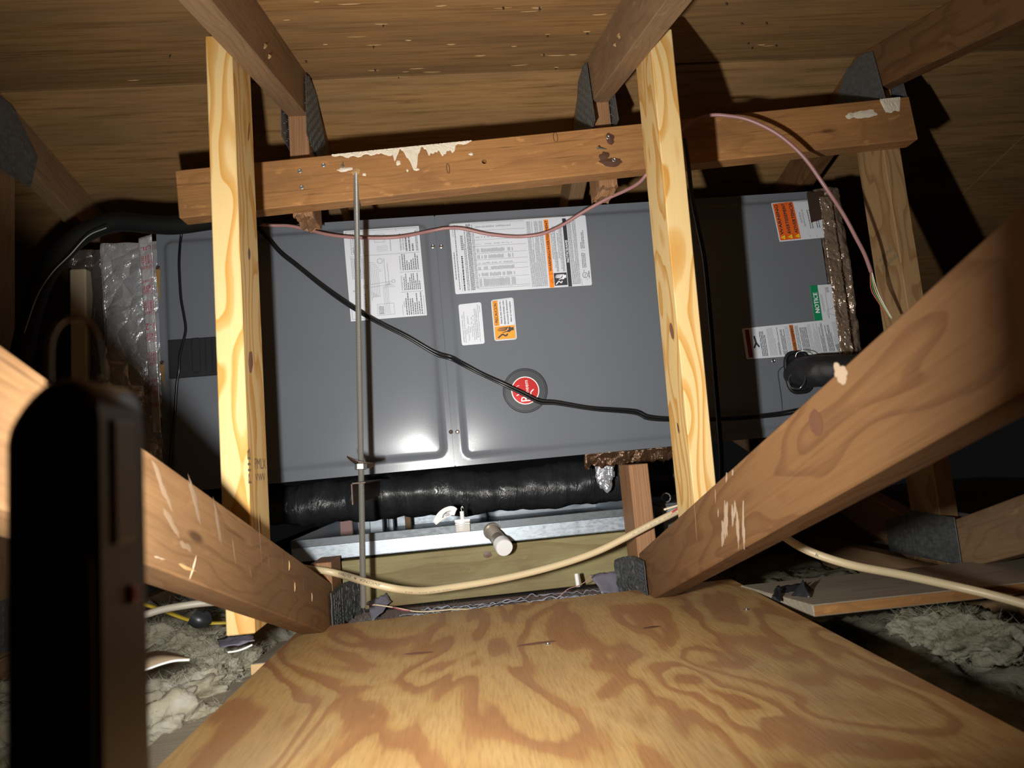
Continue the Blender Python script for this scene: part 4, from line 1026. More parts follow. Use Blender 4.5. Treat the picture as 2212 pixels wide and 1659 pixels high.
# drain fitting with white cap, pointing at the viewer
f0 = atY((1062, 1146), PY0); f1 = atY((1090.5, 1184.5), PY0-.075); fx = f1-f0
prof = [(0, .018), (.004, .018), (.0042, .0145)]; Lf_ = fx.length
for i in range(9): prof += [(.008+i*.0034, .0148), (.0097+i*.0034, .0134)]
prof += [(.040, .0140), (Lf_*.80, .0150)]
fit = sharp_smooth(link('drain_fitting', lathe_bm(prof, f0, fx, 28), THREAD, pan))
sharp_smooth(link('pipe_cap', lathe_bm([(Lf_*.74, .0168), (Lf_*.92, .0172), (Lf_-.002, .0172), (Lf_, .0160), (Lf_, .001)], f0, fx, 40), PVC, fit))
# float switch clipped to the rim
fs = thing('float_switch', 'small clear and white float switch clipped on the rim of the drain pan', 'switch', atY((1000, 1136), PY0))
q = atY((1000, 1136), PY0-.003)
CLR = plain('smoky_clear_plastic', (.62, .60, .56), .15, spec=.8)
link('clip', bm_box(q.x-.0155, q.x+.0150, PY0-.012, PY0-.003, q.z-.012, q.z+.014, .003, 3), CLR, fs, smooth=True)
link('clip_band', bm_box(q.x-.0162, q.x+.0157, PY0-.0128, PY0-.006, q.z+.003, q.z+.0065, .001), ZINC, fs)
link('clip_band', bm_box(q.x-.0162, q.x+.0157, PY0-.0128, PY0-.006, q.z+.009, q.z+.0145, .001), PVC, fs)
sharp_smooth(link('post', lathe_bm([(-.002, .0044), (.018, .0044)], Vector((q.x, PY0-.006, q.z+.012)), (0, 0, 1), 16), PVC, fs))
tube('hook_wire', [(q.x, PY0-.006, q.z+.028), (q.x-.001, PY0-.006, q.z+.036), (q.x+.002, PY0-.006, q.z+.040), (q.x+.003, PY0-.006, q.z+.035)], .0008, STEEL, fs, 6)
# paper tag curling over the rim
tg = [atY(p, PY0+.006) for p in ((938, 1131), (948, 1118), (960, 1108), (975, 1102), (985, 1105))]
bm = bmesh.new(); vs = []
sp_ = smooth_path(tg, 4)
for i, p in enumerate(sp_):
    t = i/(len(sp_)-1); wv = .006+.012*math.sin(math.pi*min(1, t*.75+.05))
    d = (sp_[min(i+1, len(sp_)-1)]-sp_[max(i-1, 0)]).normalized(); nn = Vector((-d.z, 0, d.x))
    vs.append((bm.verts.new(p-nn*wv*.6+Vector((0, -.004*t, 0))), bm.verts.new(p+Vector((0, .004, 0))), bm.verts.new(p+nn*wv*.5+Vector((0, -.002-.012*t, 0)))))
for i in range(len(vs)-1):
    for j in range(2): bm.faces.new((vs[i][j], vs[i+1][j], vs[i+1][j+1], vs[i][j+1]))
tg_o = link('paper_tag', bm, PVC, smooth=True); md = tg_o.modifiers.new('s', 'SOLIDIFY'); md.thickness = .0007
tag(tg_o, 'curled white paper tag sticking up from the drain pan rim', 'tag')
def tagline(pts, wdt):
    bm = bmesh.new()
    for k in range(len(pts)-1):
        a, b = atY(pts[k], PY0-.011), atY(pts[k+1], PY0-.011); d = (b-a).normalized(); nn = Vector((-d.z, 0, d.x))*wdt/2
        bm.faces.new([bm.verts.new(v) for v in (a-nn, b-nn, b+nn, a+nn)])
    return bm
bm = tagline([(955, 1119), (958, 1111), (964, 1106), (972, 1104)], .0012)
for k in range(3):
    b2 = tagline([(960+k, 1110+k*2.4), (969+k*.5, 1108+k*2.4)], .0009); me = bpy.data.meshes.new('t'); b2.to_mesh(me); b2.free(); bm.from_mesh(me); bpy.data.meshes.remove(me)
link('print', bm, INK, tg_o)['kind'] = 'stuff'
# bracket with an eye bolt beyond the sawn post
bk = thing('galvanized_bracket', 'galvanized bracket with an eye ring between the sawn post and the second stud', 'bracket', atY((1440, 1130), PY0+.05))
q0, q1 = atY((1429, 1094), PY0+.03), atY((1475, 1176), PY0+.03)
link('bracket_plate', bm_box(q0.x, q0.x+.11, PY0+.03, PY0+.09, q1.z, q0.z, .002), GALV, bk)
link('bracket_lip', bm_box(q0.x-.002, q0.x+.112, PY0+.026, PY0+.092, q0.z, q0.z+.006, .001), bpy.data.materials['shaded_galvanized_hem'], bk)
ec = atY((1439, 1075), PY0+.04); bm = bmesh.new()
tube_bm([ec+Vector((math.cos(a)*.0095, 0, math.sin(a)*.0095)) for a in [2*math.pi*k/24 for k in range(25)]], .0018, 8, bm)
link('eye_ring', bm, ZINC, bk, smooth=True)
q = atY((1433, 1099), PY0+.026); link('hook', tube_bm(smooth_path([q+Vector((-.004, 0, .004)), q+Vector((.003, -.004, .002)), q+Vector((.004, -.004, -.004)), q+Vector((-.002, -.002, -.006))]), .0012, 6), ZINC, bk, smooth=True)
# pressure treated board under the pan
tb0, tb1 = atY((738, 1262), PY0-.002), atY((1372, 1192), PY0-.002)
hh = zb-.0015-(GZ+.012)
zc = GZ+.012+hh/2
o = board('support_board', (tb0.x, PY0+.018, zc-.004), (TX['c']+.070, PY0+.018, zc+.002), (0, 0, 1), hh, .037, TREATED)
tag(o, 'greenish pressure treated board under the drain pan, behind the cream cable', 'board')
for p in ((740, 1225), (740, 1290)): pass
sb = bmesh.new()
mk = frame((tb0.x+.012, PY0-.0012, zc-hh*.42), (0, 0, 1), (-1, 0, 0)); rr = random.Random(5)
for i in range(16):
    for s_ in (-1, 1):
        bm_box(i*.0052, i*.0052+.003, s_*.026-.004, s_*.026+rr.uniform(-.001, .003), -.0002, .0003, 0, bm=sb)
link('stamp', sb, plain('faded_stamp', (.30, .24, .12), .7), o, mk)['kind'] = 'stuff'

# ================================================================== DUCT PLENUMS AT BOTH ENDS
def wrinkle(bm, amp, f1, f2, keep=None):
    for v in bm.verts:
        v.co += Vector((noise.noise(v.co*f1+Vector((3, 0, 0))), noise.noise(v.co*f1+Vector((0, 9, 0)))*1.4, noise.noise(v.co*f1)))*amp+v.normal*noise.noise(v.co*f2)*amp*.6
def dense_box(x0, x1, y0, y1, z0, z1, cuts):
    bm = bm_box(x0, x1, y0, y1, z0, z1, .006, 2); bmesh.ops.subdivide_edges(bm, edges=bm.edges[:], cuts=cuts, use_grid_fill=True); bm.normal_update(); return bm
lx0, lx1 = atY((152, 700), AY+.02).x, OA.x-.001
ltz, lbz = atY((240, 520), AY).z, OA.z+.01
pl = thing('foil_plenum', 'silver foil faced plenum with red printed tape, left of the grey cabinet', 'plenum', (lx1, AY, lbz))
PZ0, PZ1 = lbz, ltz
q1 = atY((188, 560), AY+.03); q2 = atY((150, 560), AY+.03)
bm = dense_box(atY((212, 700), AY).x, lx1, AY+.012, AY+.5, PZ0, PZ1, 34); wrinkle(bm, .006, 11, 38)
for v in bm.verts: v.co.x = min(v.co.x, OA.x-.0055)
link('foil_facing', bm, FOIL, pl, smooth=True)
bm = dense_box(atY((178, 700), AY).x, atY((216, 700), AY).x, AY+.03, AY+.5, PZ0, PZ1-.006, 16); wrinkle(bm, .004, 9, 30); link('smoked_facing', bm, FOIL_D, pl, smooth=True)
DB = plain('fibrous_duct_board', (.52, .44, .30), .9, bump=(300, .6))
bx0, bx1 = atY((150, 690), AY+.03).x, atY((186, 690), AY+.03).x
bz1 = atY((168, 580), AY+.03).z; link('duct_board', bm_box(bx0, bx1, AY+.03, AY+.45, PZ0-.05, bz1, .003), DB, pl)
bm = dense_box(bx0-.002, bx1+.02, AY+.026, AY+.45, bz1, PZ1-.002, 8); wrinkle(bm, .004, 20, 40); link('foil_fold', bm, FOIL_D, pl, smooth=True)
# strip of foil tape over the joint with red lettering, printed upside down
def strip(name, pts_l, pts_r, y, mat, parent, amp=.002, n=60, k=8, both=.002):
    bm = bmesh.new(); G = []
    for i in range(n+1):
        t = i/n; a = pts_l[0].lerp(pts_l[1], t); b = pts_r[0].lerp(pts_r[1], t)
        G.append([bm.verts.new(a.lerp(b, j/k)+Vector((0, -amp*abs(noise.noise((i*.55, j*.7, 4)))-amp*.5*abs(noise.noise((i*1.7, j*1.3, 8))), 0))) for j in range(k+1)])
    for i in range(n):
        for j in range(k): bm.faces.new((G[i][j], G[i+1][j], G[i+1][j+1], G[i][j+1]))
    o = link(name, bm, mat, parent, smooth=True); md = o.modifiers.new('s', 'SOLIDIFY'); md.thickness = .0006; md.offset = 0; return o
TAPE = foil_mat('foil_tape', (.80, .80, .82), .30, .35)
ty = AY-.004
tl = [atY((299, 515), ty), atY((330, 935), ty)]; tr = [atY((328, 506), ty), atY((348, 935), ty)]
tp = strip('foil_tape', tl, tr, ty, TAPE, pl)
REDI = plain('red_tape_ink', (.36, .05, .09), .5)
bm = bmesh.new()
for py, s_, hgt in ((536, 'UL', 9), (556, '181B', 10), (566, '181A', 10), (578, 'U-son', 10), (609, 'Listed', 8), (621, '1438', 10), (632, 'U-son', 10), (655, '181B', 10), (665, '181A', 11), (677, 'U-son', 10),
                    (703, '1-2', 15), (724, '1438', 10), (735, 'U-son', 10), (765, '181B', 10), (776, '181A', 10), (787, 'U-son', 10), (823, 'Listed', 9), (834, '1438', 10), (845, '181B', 10), (873, '181B', 9)):
    vs, fs, xa, xb_ = text_mesh(s_); t = (py-512)/(935-512)
    L_ = tl[0].lerp(tl[1], t); R_ = tr[0].lerp(tr[1], t); ex = (L_-R_).normalized(); wv = (R_-L_).length; k = hgt/1000/.73
    ez = Vector((0, 0, -1)); V = [bm.verts.new(R_+ex*(.06*wv+(v.x-xa)/(xb_-xa)*wv*.80)+ez*(v.y*k)+Vector((0, -.0032, 0))) for v in vs]
    for f in fs:
        try: bm.faces.new([V[i] for i in f])
        except ValueError: pass
link('print', bm, REDI, tp)['kind'] = 'stuff'
# brown foil at the other end
rx0, rx1 = OA.x+WA*math.cos(rol)+.001, TX['d']-.004
rz1 = atY((1790, 415), AY+.03).z; rz0 = OA.z+.05
pr = thing('foil_duct', 'brown tinted crinkled foil duct between the grey cabinet and the king post', 'duct', (rx0, AY, rz0))
bm = dense_box(rx0, rx1, AY-.003, AY+.45, rz0, rz1, 60)
for v in bm.verts:
    v.co += Vector((noise.noise((v.co.x*30, v.co.z*5, 1))*.004, noise.noise((v.co.x*34, v.co.z*6, 3))*.008+abs(noise.noise(v.co*26))*.010+abs(noise.noise(v.co*58))*.005-.004, noise.noise(v.co*10)*.004))
    v.co.x = max(v.co.x, rx0); v.co.y = max(v.co.y, AY-.010)
link('foil_facing', bm, FOIL_B, pr, smooth=True)
fa, fb = [atY((1768, 424), AY-.0125), atY((1816, 768), AY-.0125)], [atY((1796, 424), AY-.014), atY((1846, 784), AY-.014)]
strip('foil_seam', fa, fb, AY, FOIL_B, pr, .006, 110, 9)
ft = [atY(p, AY-.0125) for p in ((1742, 416), (1776, 414), (1790, 470), (1752, 481))]
bm = bmesh.new(); bm.faces.new([bm.verts.new(p) for p in ft]); o = link('foil_flap', bm, plain('dark_foil_back', (.07, .045, .035), .4, .4), pr); md = o.modifiers.new('s', 'SOLIDIFY'); md.thickness = .001
ft = [atY(p, AY-.0125) for p in ((1803, 745), (1822, 738), (1838, 782), (1815, 768))]
bm = bmesh.new(); bm.faces.new([bm.verts.new(p) for p in ft]); o = link('foil_flap', bm, FOIL, pr); md = o.modifiers.new('s', 'SOLIDIFY'); md.thickness = .001

# ================================================================== REFRIGERANT LINE AND CABLES
sp = [atY((1722, 806), AY-.005), atY((1745, 803), AY-.05), atY((1790, 800), AY-.085), atY((1860, 800), AY-.105), atY((1990, 815), AY-.12), atY((2150, 835), AY-.16)]
bm = tube_bm(smooth_path(sp, 14), .0335, 36)
for v in bm.verts: v.co += Vector((noise.noise(v.co*40), noise.noise(v.co*42+Vector((5, 0, 0))), noise.noise(v.co*40+Vector((0, 5, 0)))))*.0028
ins = link('insulated_pipe', bm, plain('foam_pipe_insulation', (.014, .014, .015), .6, bump=(60, .5, .004)), smooth=True)
tag(ins, 'fat black foam insulated pipe entering the cabinet below the instruction label', 'pipe')
a, b = ab((1718, 806)); gs = []
for k in range(28):
    t = 2*math.pi*k/28; c, s_ = math.cos(t), math.sin(t); gs.append(AP(a+.028*math.copysign(abs(c)**.6, c), b+.045*math.copysign(abs(s_)**.6, s_), S(a, b)+.004))
link('grommet', tube_bm(gs+[gs[0]], .0045, 8), RUBBER, ahu, smooth=True)
link('pipe_plate', bm_prism([ab_ for ab_ in [(a+.026*math.copysign(abs(math.cos(t))**.6, math.cos(t)), b+.043*math.copysign(abs(math.sin(t))**.6, math.sin(t))) for t in [2*math.pi*k/28 for k in range(28)]]], S(a, b), S(a, b)+.002, 0), plain('smooth_black_sheet', (.02, .02, .022), .25), ahu, mA)
tie = thing('tie_wire', 'thin loop of bare wire around the end of the black insulated pipe', 'wire', atY((1700, 800), AY-.05))
tube('wire', [atY(p, AY-y) for p, y in (((1718, 772), .03), ((1722, 762), .034), ((1735, 758), .04), ((1752, 762), .05), ((1760, 775), .06), ((1745, 790), .075), ((1722, 800), .05), ((1705, 815), .04), ((1708, 835), .06), ((1725, 840), .085), ((1738, 825), .09), ((1740, 808), .075))], .0009, STEEL, tie, 6)
bm = bmesh.new(); kp = [AP(*ab(p), S(*ab(p))+.0006) for p in ((1700, 790), (1688, 793), (1679, 800), (1676, 812), (1684, 870), (1692, 935))]
link('knockout_seam', tube_bm(smooth_path(kp, 6), .0009, 6), plain('seam_shadow_gap', (.03, .03, .032), .6), ahu, smooth=True)

def on_panel(px, d):                          # a point d in front of the cabinet face
    a, b = ab(px); return atY(px, AY-max(d, 0)-(S(a, b) if 0 < a < WA and 0 < b < HA else 0))
cord = thing('power_cord', 'black twin power cord drooping diagonally across the badge', 'cord', on_panel((1130, 845), .02))
cp = ((520, 455, .05), (548, 482, .03), (575, 510, .02), (605, 545, .016), (640, 573, .014), (690, 613, .012), (738, 648, .012), (790, 681, .014), (830, 703, .014), (880, 728, .012), (940, 763, .010), (975, 774, .010), (1000, 787, .010), (1040, 808, .011),
      (1085, 829, .016), (1130, 850, .014), (1165, 867, .012), (1200, 870, .012), (1260, 880, .012), (1295, 884, .012), (1370, 890, .012), (1400, 902, .014), (1455, 906, .018), (1560, 905, .020), (1655, 898, .020), (1710, 890, .020), (1800, 870, .02))
base = [on_panel(p[:2], p[2]) for p in cp]
for s_ in (-1, 1):
    pts = [p+Vector((0, -.0012*s_, .0026*s_*(1+.25*math.sin(i*1.3)))) for i, p in enumerate(base)]
    tube('conductor', pts, .0027, CORD, cord, 8)
co = tube('signal_cable', [on_panel(p, d) for p, d in (((420, 470), .06), ((397, 492), .02), ((391, 512), .005), ((387, 560), .003), ((388, 600), .003), ((391, 645), .003), ((397, 680), .003), ((401, 712), .004), ((394, 745), .008), ((388, 770), .012), ((387, 800), .012), ((382, 830), .008), ((378, 890), .004), ((372, 950), .004), ((366, 1010), .004), ((360, 1060), .004))], .0030, CORD, None, 8)
tag(co, 'thin black cord hanging down the cabinet over the black latch', 'cord')
pk = thing('thermostat_cable', 'faded pink thermostat cable looping over the labels and the beam end', 'cable', on_panel((980, 493), .03))
ppts = [on_panel((500, 470), .05), on_panel((540, 482), .035)]+[on_panel(p, d) for p, d in (((585, 487), .020), ((625, 488), .018), ((665, 496), .018), ((700, 505), .018), ((740, 511), .020), ((790, 514), .022), ((860, 512), .020), ((930, 499), .016), ((965, 493), .014), ((1000, 494), .014), ((1050, 505), .012), ((1105, 511), .010), ((1140, 510), .012), ((1175, 504), .022), ((1215, 486), .045), ((1260, 458), .08), ((1310, 430), .11), ((1350, 412), .14), ((1380, 395), .17), ((1400, 372), .19))]
ppts += [atY(p, y) for p, y in (((1440, 318), 1.235), ((1490, 268), 1.225), ((1530, 250), 1.215), ((1570, 250), 1.205), ((1620, 260), 1.195), ((1680, 290), 1.185), ((1735, 338), 1.18), ((1780, 400), 1.18), ((1820, 460), 1.19), ((1850, 515), 1.20), ((1868, 550), 1.21), ((1882, 588), 1.22))]
tube('jacket', ppts, .0037, PINK, pk, 10, 10)
for k, (c, dx) in enumerate((((.55, .10, .06), -4), ((.10, .30, .12), 0), ((.75, .62, .25), 4), ((.75, .75, .72), 8))):
    tube('conductor', [atY((1881+dx*.3, 586), 1.22), atY((1886+dx, 625), 1.22), atY((1902+dx*.8, 655), 1.22), atY((1922+dx*.6, 688), 1.222)], .0010, plain('strand_colour_%d' % k, c, .4), pk, 6)
# cream non-metallic cable
nm = thing('electrical_cable', 'thick cream electrical cable sagging across the treated board and on to the right', 'cable', atY((900, 1275), 1.24))
NY = {}
npx = ((560, 1215, 1.29), (620, 1220, 1.28), (668, 1229, 1.265), (700, 1233, 1.255), (740, 1242, 1.247), (790, 1257, 1.175), (840, 1269, 1.165), (880, 1275, 1.18), (920, 1276, 1.20), (980, 1268, 1.22), (1060, 1255, 1.235), (1140, 1238, 1.245), (1220, 1216, 1.25),
       (1290, 1191, 1.252), (1350, 1162, 1.25), (1400, 1136, 1.245), (1440, 1116, 1.24), (1480, 1097, 1.235), (1530, 1085, 1.20), (1600, 1105, 1.15), (1650, 1130, 1.10), (1692, 1158, 1.06), (1730, 1182, 1.03), (1780, 1203, 1.01), (1850, 1223, .99), (1950, 1242, .97), (2060, 1266, .94), (2140, 1285, .91), (2230, 1310, .88), (2320, 1340, .85), (2460, 1385, .80), (2640, 1440, .74))
# keep the cable in front of the rod where they cross
nmp = smooth_path([atY(p[:2], p[2]) for p in npx], 10)
link('jacket', tube_bm(nmp, .0064, 14), CREAM, nm, smooth=True)
def cable_text(s, px0, px1, flip, kk, mat=INK, lift=0.):
    vs, fs, xa, xb_ = text_mesh(s); bm = bmesh.new()
    pr_ = [(R.T @ np.array(p-Vector((0, 0, ZC)))) for p in nmp]; pxs = [CX+F*q[0]/q[2] for q in pr_]
    def pt(px):
        for i in range(len(pxs)-1):
            if pxs[i] <= px <= pxs[i+1]:
                t = (px-pxs[i])/(pxs[i+1]-pxs[i]); return nmp[i].lerp(nmp[i+1], t), (nmp[i+1]-nmp[i]).normalized()
        return nmp[-1], Vector((1, 0, 0))
    V = []
    for v in vs:
        u = (v.x-xa)/(xb_-xa); u = 1-u if flip else u
        p, d = pt(px0+(px1-px0)*u); nv = Vector((0, 0, ZC))-p; nv = (nv-d*nv.dot(d)).normalized(); up = d.cross(nv); up = up if up.z > 0 else -up
        h = (v.y-.36)*kk*(-1 if flip else 1)+lift; ang = h/.0064
        V.append(bm.verts.new(p+(nv*math.cos(ang)+up*math.sin(ang))*.00668))
    for f in fs:
        try: bm.faces.new([V[i] for i in f])
        except ValueError: pass
    bmesh.ops.recalc_face_normals(bm, faces=bm.faces[:]); link('print', bm, mat, nm)['kind'] = 'stuff'
cable_text('ANACONDA', 783, 822, True, .0062, lift=.0005); cable_text('R', 771, 776, True, .005, lift=.0005); cable_text('DUTRAX', 735, 764, True, .0062, lift=.001)
cable_text('= ==', 872, 888, False, .0045, INK, -.003); cable_text('=== == = ===', 900, 972, False, .0045, GINK, -.003); cable_text('= === == = ==== = ==', 1365, 1490, False, .0050, GINK, -.0005); cable_text('R', 1763, 1770, False, .006, INK, -.001)
# loose thin conductors where it meets the web
for k, (c, dz) in enumerate((((.80, .66, .42), 5), ((.45, .03, .04), -1))):
    tube('bare_conductor', [atY((1452-18*(1-k), 1106-dz), 1.235), atY((1468, 1096-dz), 1.232), atY((1500, 1087-dz*.6), 1.22)], .0019, plain('loose_conductor_%d' % k, c, .4), nm, 6)
# second cable low behind the web
q = [atY(p, y) for p, y in (((200, 1350), .93), ((300, 1331), .93), ((350, 1317), .935), ((400, 1308), .94), ((450, 1302), .95), ((520, 1300), .97))]
o = tube('electrical_cable', q, .0048, plain('grey_cable_jacket', (.30, .27, .21), .5), None, 10); tag(o, 'dull grey cable passing under the brown web above the insulation', 'cable')
YEL = plain('yellow_cable_jacket', (.40, .29, .025), .4)
o = tube('yellow_cable', [atY(p, y) for p, y in (((255, 1290), 1.10), ((310, 1305), 1.10), ((350, 1318), 1.10), ((395, 1335), 1.10), ((430, 1344), 1.10), ((470, 1346), 1.10), ((530, 1342), 1.12), ((600, 1335), 1.15))], .0055, YEL, None, 10, flat=.45)
tag(o, 'flat yellow cable lying on the insulation below the brown web', 'cable')
o = tube('black_connector', [atY((418, 1332), 1.08), atY((432, 1340), 1.08), atY((446, 1334), 1.09)], .012, BLACKP, None, 12); tag(o, 'small black connector over the yellow cable', 'connector')
# big black hose arching beside the foil plenum
hp = [atY(p, y) for p, y in (((40, 800), 1.32), ((62, 700), 1.33), ((85, 620), 1.345), ((125, 555), 1.36), ((180, 505), 1.375), ((250, 480), 1.385), ((320, 484), 1.39), ((380, 486), 1.395), ((470, 474), 1.40), ((560, 466), 1.40))]
bm = tube_bm(smooth_path(hp, 10), .0195, 22); o = link('black_hose', bm, plain('matt_black_foam', (.006, .006, .006), .75, spec=.2, bump=(80, .4)), smooth=True); tag(o, 'thick black hose arching over the foil plenum at the far left', 'hose')
o = tube('hose_rim_line', [atY(p, 1.30) for p in ((52, 720), (80, 640), (112, 590), (150, 552), (190, 510), (230, 492))], .0011, plain('dull_grey_rim', (.3, .3, .3), .4), None, 6); tag(o, 'bright rim of the black hose, added as a thin grey line along its curve', 'wire')  # the hose's bright rim, drawn as a thin grey tube

bc = tube('hanging_cable', [atY(p, 1.12) for p in ((1478, 300), (1486, 350), (1494, 420), (1508, 490), (1522, 560), (1534, 680), (1544, 800), (1552, 900), (1558, 980), (1560, 1060))], .0042, CORD, None, 8)
tag(bc, 'black cable hanging down along the right side of the second pine stud', 'cable')
st_k = bpy.data.objects['support_board']
oval('knot', (1053, 1198), 'y', PY0-.0006, .009, .007, KNOT, st_k, (1, 0, 0), (0, -1, 0))
# ================================================================== INSULATION
def fibre_mat(name, a, b, c):
    t = NT(name); v = t.coords(rnd=False)
    n = t.noise(v, 26., 5, .65, .5); n2 = t.noise(v, 7., 3, .5)
    col = t.ramp(n, [(.3, a), (.5, b), (.7, c)])
    col = t.mix(t.n('MapRange', Value=n2, i1=.45, i2=.65, i3=0., i4=.5).outputs[0], col, tuple(x*.75 for x in a))
    t.set(Base_Color=col, Roughness=.95, Specular_IOR_Level=.1, Subsurface_Weight=0.)
    t.bump(t.noise(v, 140., 5, .7), .6, .004); return t.m
FIB = fibre_mat('yellow_grey_fibreglass', (.33, .295, .20), (.44, .41, .31), (.52, .50, .43))
FIBS = fibre_mat('shaded_pale_fibreglass', (.15, .14, .095), (.22, .21, .15), (.28, .27, .22))  # same fibreglass with the shade on the right painted into its colour
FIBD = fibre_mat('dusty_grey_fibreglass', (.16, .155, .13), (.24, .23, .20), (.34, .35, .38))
def batt(name, x0, x1, y0, y1, h, amp, res, mat, seed, label, lumps=(), edge=.02, hair=0):
    bm = bmesh.new(); nx, ny = int((x1-x0)/res), int((y1-y0)/res); G = []
    for i in range(nx+1):
        row = []
        for j in range(ny+1):
            x, y = x0+(x1-x0)*i/nx, y0+(y1-y0)*j/ny; q = Vector((x, y, seed*3.7))
            e = min(1, min(x-x0, x1-x, y-y0, y1-y)/edge+.15)
            a = .45+.8*noise.noise(q*8)+.5*noise.noise(q*19)+.22*noise.noise(q*44)+.16*noise.noise(q*100)+.16*noise.noise(q*230)
            row.append(bm.verts.new((x+noise.noise(q*30)*.008, y+noise.noise(q*30+Vector((7, 0, 0)))*.008, max(.002, (h*e+amp*(a-.45)*e)))))
        G.append(row)
    for i in range(nx):
        for j in range(ny): bm.faces.new((G[i][j], G[i+1][j], G[i+1][j+1], G[i][j+1]))
    for k, (c, r) in enumerate(lumps):
        t = bmesh.new(); bmesh.ops.create_icosphere(t, subdivisions=5, radius=1)
        for v in t.verts:
            d = v.co.copy(); s = 1+.55*noise.noise(d*1.6+Vector((k*3.1, seed, 0)))+.28*noise.noise(d*4+Vector((k, 0, seed)))+.12*noise.noise(d*11)
            v.co = Vector(c)+Vector((d.x*r*1.25, d.y*r, d.z*r*.72))*s
        me = bpy.data.meshes.new('t'); t.to_mesh(me); t.free(); bm.from_mesh(me); bpy.data.meshes.remove(me)
    if hair:                                  # loose glass fibres standing out of the batt
        src = [v.co.copy() for v in bm.verts]; rr = random.Random(seed)
        for _ in range(hair):
            p = src[rr.randrange(len(src))]; d = Vector((rr.uniform(-1, 1), rr.uniform(-1, 1), rr.uniform(.1, 1))).normalized(); L = rr.uniform(.006, .020); e = d.orthogonal().normalized()*rr.uniform(.00018, .0004); g = Vector((rr.uniform(-1, 1), rr.uniform(-1, 1), rr.uniform(-.6, .6)))*L*.35
            a = [p-d*.002, p+d*L*.5+g*.5, p+d*L+g*1.6]; V = [(bm.verts.new(q-e*(1-.4*k)), bm.verts.new(q+e*(1-.4*k))) for k, q in enumerate(a)]
            for k in range(2): bm.faces.new((V[k][0], V[k][1], V[k+1][1], V[k+1][0]))
    o = link(name, bm, mat, smooth=True); tag(o, label, 'insulation', None, 'stuff'); return o
L1 = [(atZ((370, 1530), .075), .050), (atZ((430, 1490), .085), .036), (atZ((330, 1600), .07), .055), (atZ((465, 1450), .085), .030), (atZ((520, 1435), .08), .026), (atZ((400, 1395), .09), .030), (atZ((340, 1375), .09), .032), (atZ((450, 1420), .095), .022), (atZ((480, 1500), .07), .026), (atZ((440, 1370), .09), .026)]
batt('fibreglass_insulation', -.868, -.342, .25, 1.95, .062, .050, .0085, FIB, 1, 'lumpy yellow grey fibreglass between the joists left of the plywood deck', L1, hair=16000)
batt('fibreglass_insulation', -.258, .306, 1.285, 1.395, .084, .022, .0045, FIBD, 2, 'dusty grey fibreglass behind the far edge of the deck under the treated board', hair=4000)
L3 = [(atZ((1990, 1355), .085), .028), (atZ((2050, 1360), .09), .034), (atZ((2110, 1375), .088), .034), (atZ((2170, 1390), .085), .034), (atZ((2070, 1395), .075), .026)]
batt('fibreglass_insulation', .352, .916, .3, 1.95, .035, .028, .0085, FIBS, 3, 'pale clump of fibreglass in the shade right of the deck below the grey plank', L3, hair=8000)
batt('fibreglass_insulation', .962, 2.2, .3, 2.3, .055, .03, .014, FIBD, 4, 'dark fibreglass beyond the truss with the uncut king post')
# ragged blue-grey fibre fringe standing up behind the deck
bm = bmesh.new(); rr = random.Random(12)
for k in range(5):
    y = 1.315+.012*k; pts = []; xa = -.17+.02*k; nseg = 60
    for i in range(nseg):
        x = xa+(.28-xa)*i/(nseg-1); pts.append(Vector((x, y+.010*noise.noise((x*16, k, 0)), .093+.012*noise.noise((x*9, k*2.1, 4))+.006*noise.noise((x*60, k, 9))+.004*noise.noise((x*150, k, 2)))))
    tube_bm(smooth_path(pts, 3), lambda t: .0004+.0012*abs(noise.noise((t*14, k, 3))), 5, bm)
fr = link('fibre_fringe', bm, plain('blue_grey_fibre', (.36, .39, .48), .9)); tag(fr, 'ragged blue grey fibre fringe along the insulation behind the deck edge', 'insulation', None, 'stuff')
# kraft paper facing, curled, with a white torn edge
up = smooth_path([atY(p, .86) for p in ((250, 1440), (290, 1424), (320, 1411), (345, 1407), (375, 1412), (408, 1422))], 5)
lo = smooth_path([atY(p, .80) for p in ((250, 1470), (290, 1456), (322, 1444), (350, 1434), (378, 1427), (410, 1425))], 5)
KRAFT = plain('kraft_paper', (.34, .25, .16), .6, bump=(40, .2))
bm = bmesh.new(); A = [bm.verts.new(p) for p in up]; B_ = [bm.verts.new(p) for p in lo]
for i in range(len(A)-1): bm.faces.new((A[i], A[i+1], B_[i+1], B_[i]))
kf = link('kraft_facing', bm, KRAFT, smooth=True); md = kf.modifiers.new('s', 'SOLIDIFY'); md.thickness = .0008; tag(kf, 'curled brown kraft paper with a white torn edge lying on the left insulation', 'paper')
link('torn_edge', tube_bm([p+Vector((0, -.001, 0)) for p in lo], .0012, 6), PVC, kf)
PURP = plain('violet_grey_film', (.17, .16, .20), .3)
def film(name, pxs, ys, mat, label, cat='plastic sheet', th=.0012, sub=6, amp=.004):
    q = [atY(p, y) for p, y in zip(pxs, ys)]; bm = bmesh.new(); n = sub
    G = [[bm.verts.new(q[0].lerp(q[1], i/n).lerp(q[3].lerp(q[2], i/n), j/n)+Vector((noise.noise((i*.7, j*.7, q[0].x*50)), noise.noise((i*.7, j*.7, 5)), noise.noise((i*.9, j*.8, 9))))*amp) for j in range(n+1)] for i in range(n+1)]
    for i in range(n):
        for j in range(n): bm.faces.new((G[i][j], G[i+1][j], G[i+1][j+1], G[i][j+1]))
    o = link(name, bm, mat, None, smooth=True); md = o.modifiers.new('s', 'SOLIDIFY'); md.thickness = th
    if label: tag(o, label, cat)
    return o
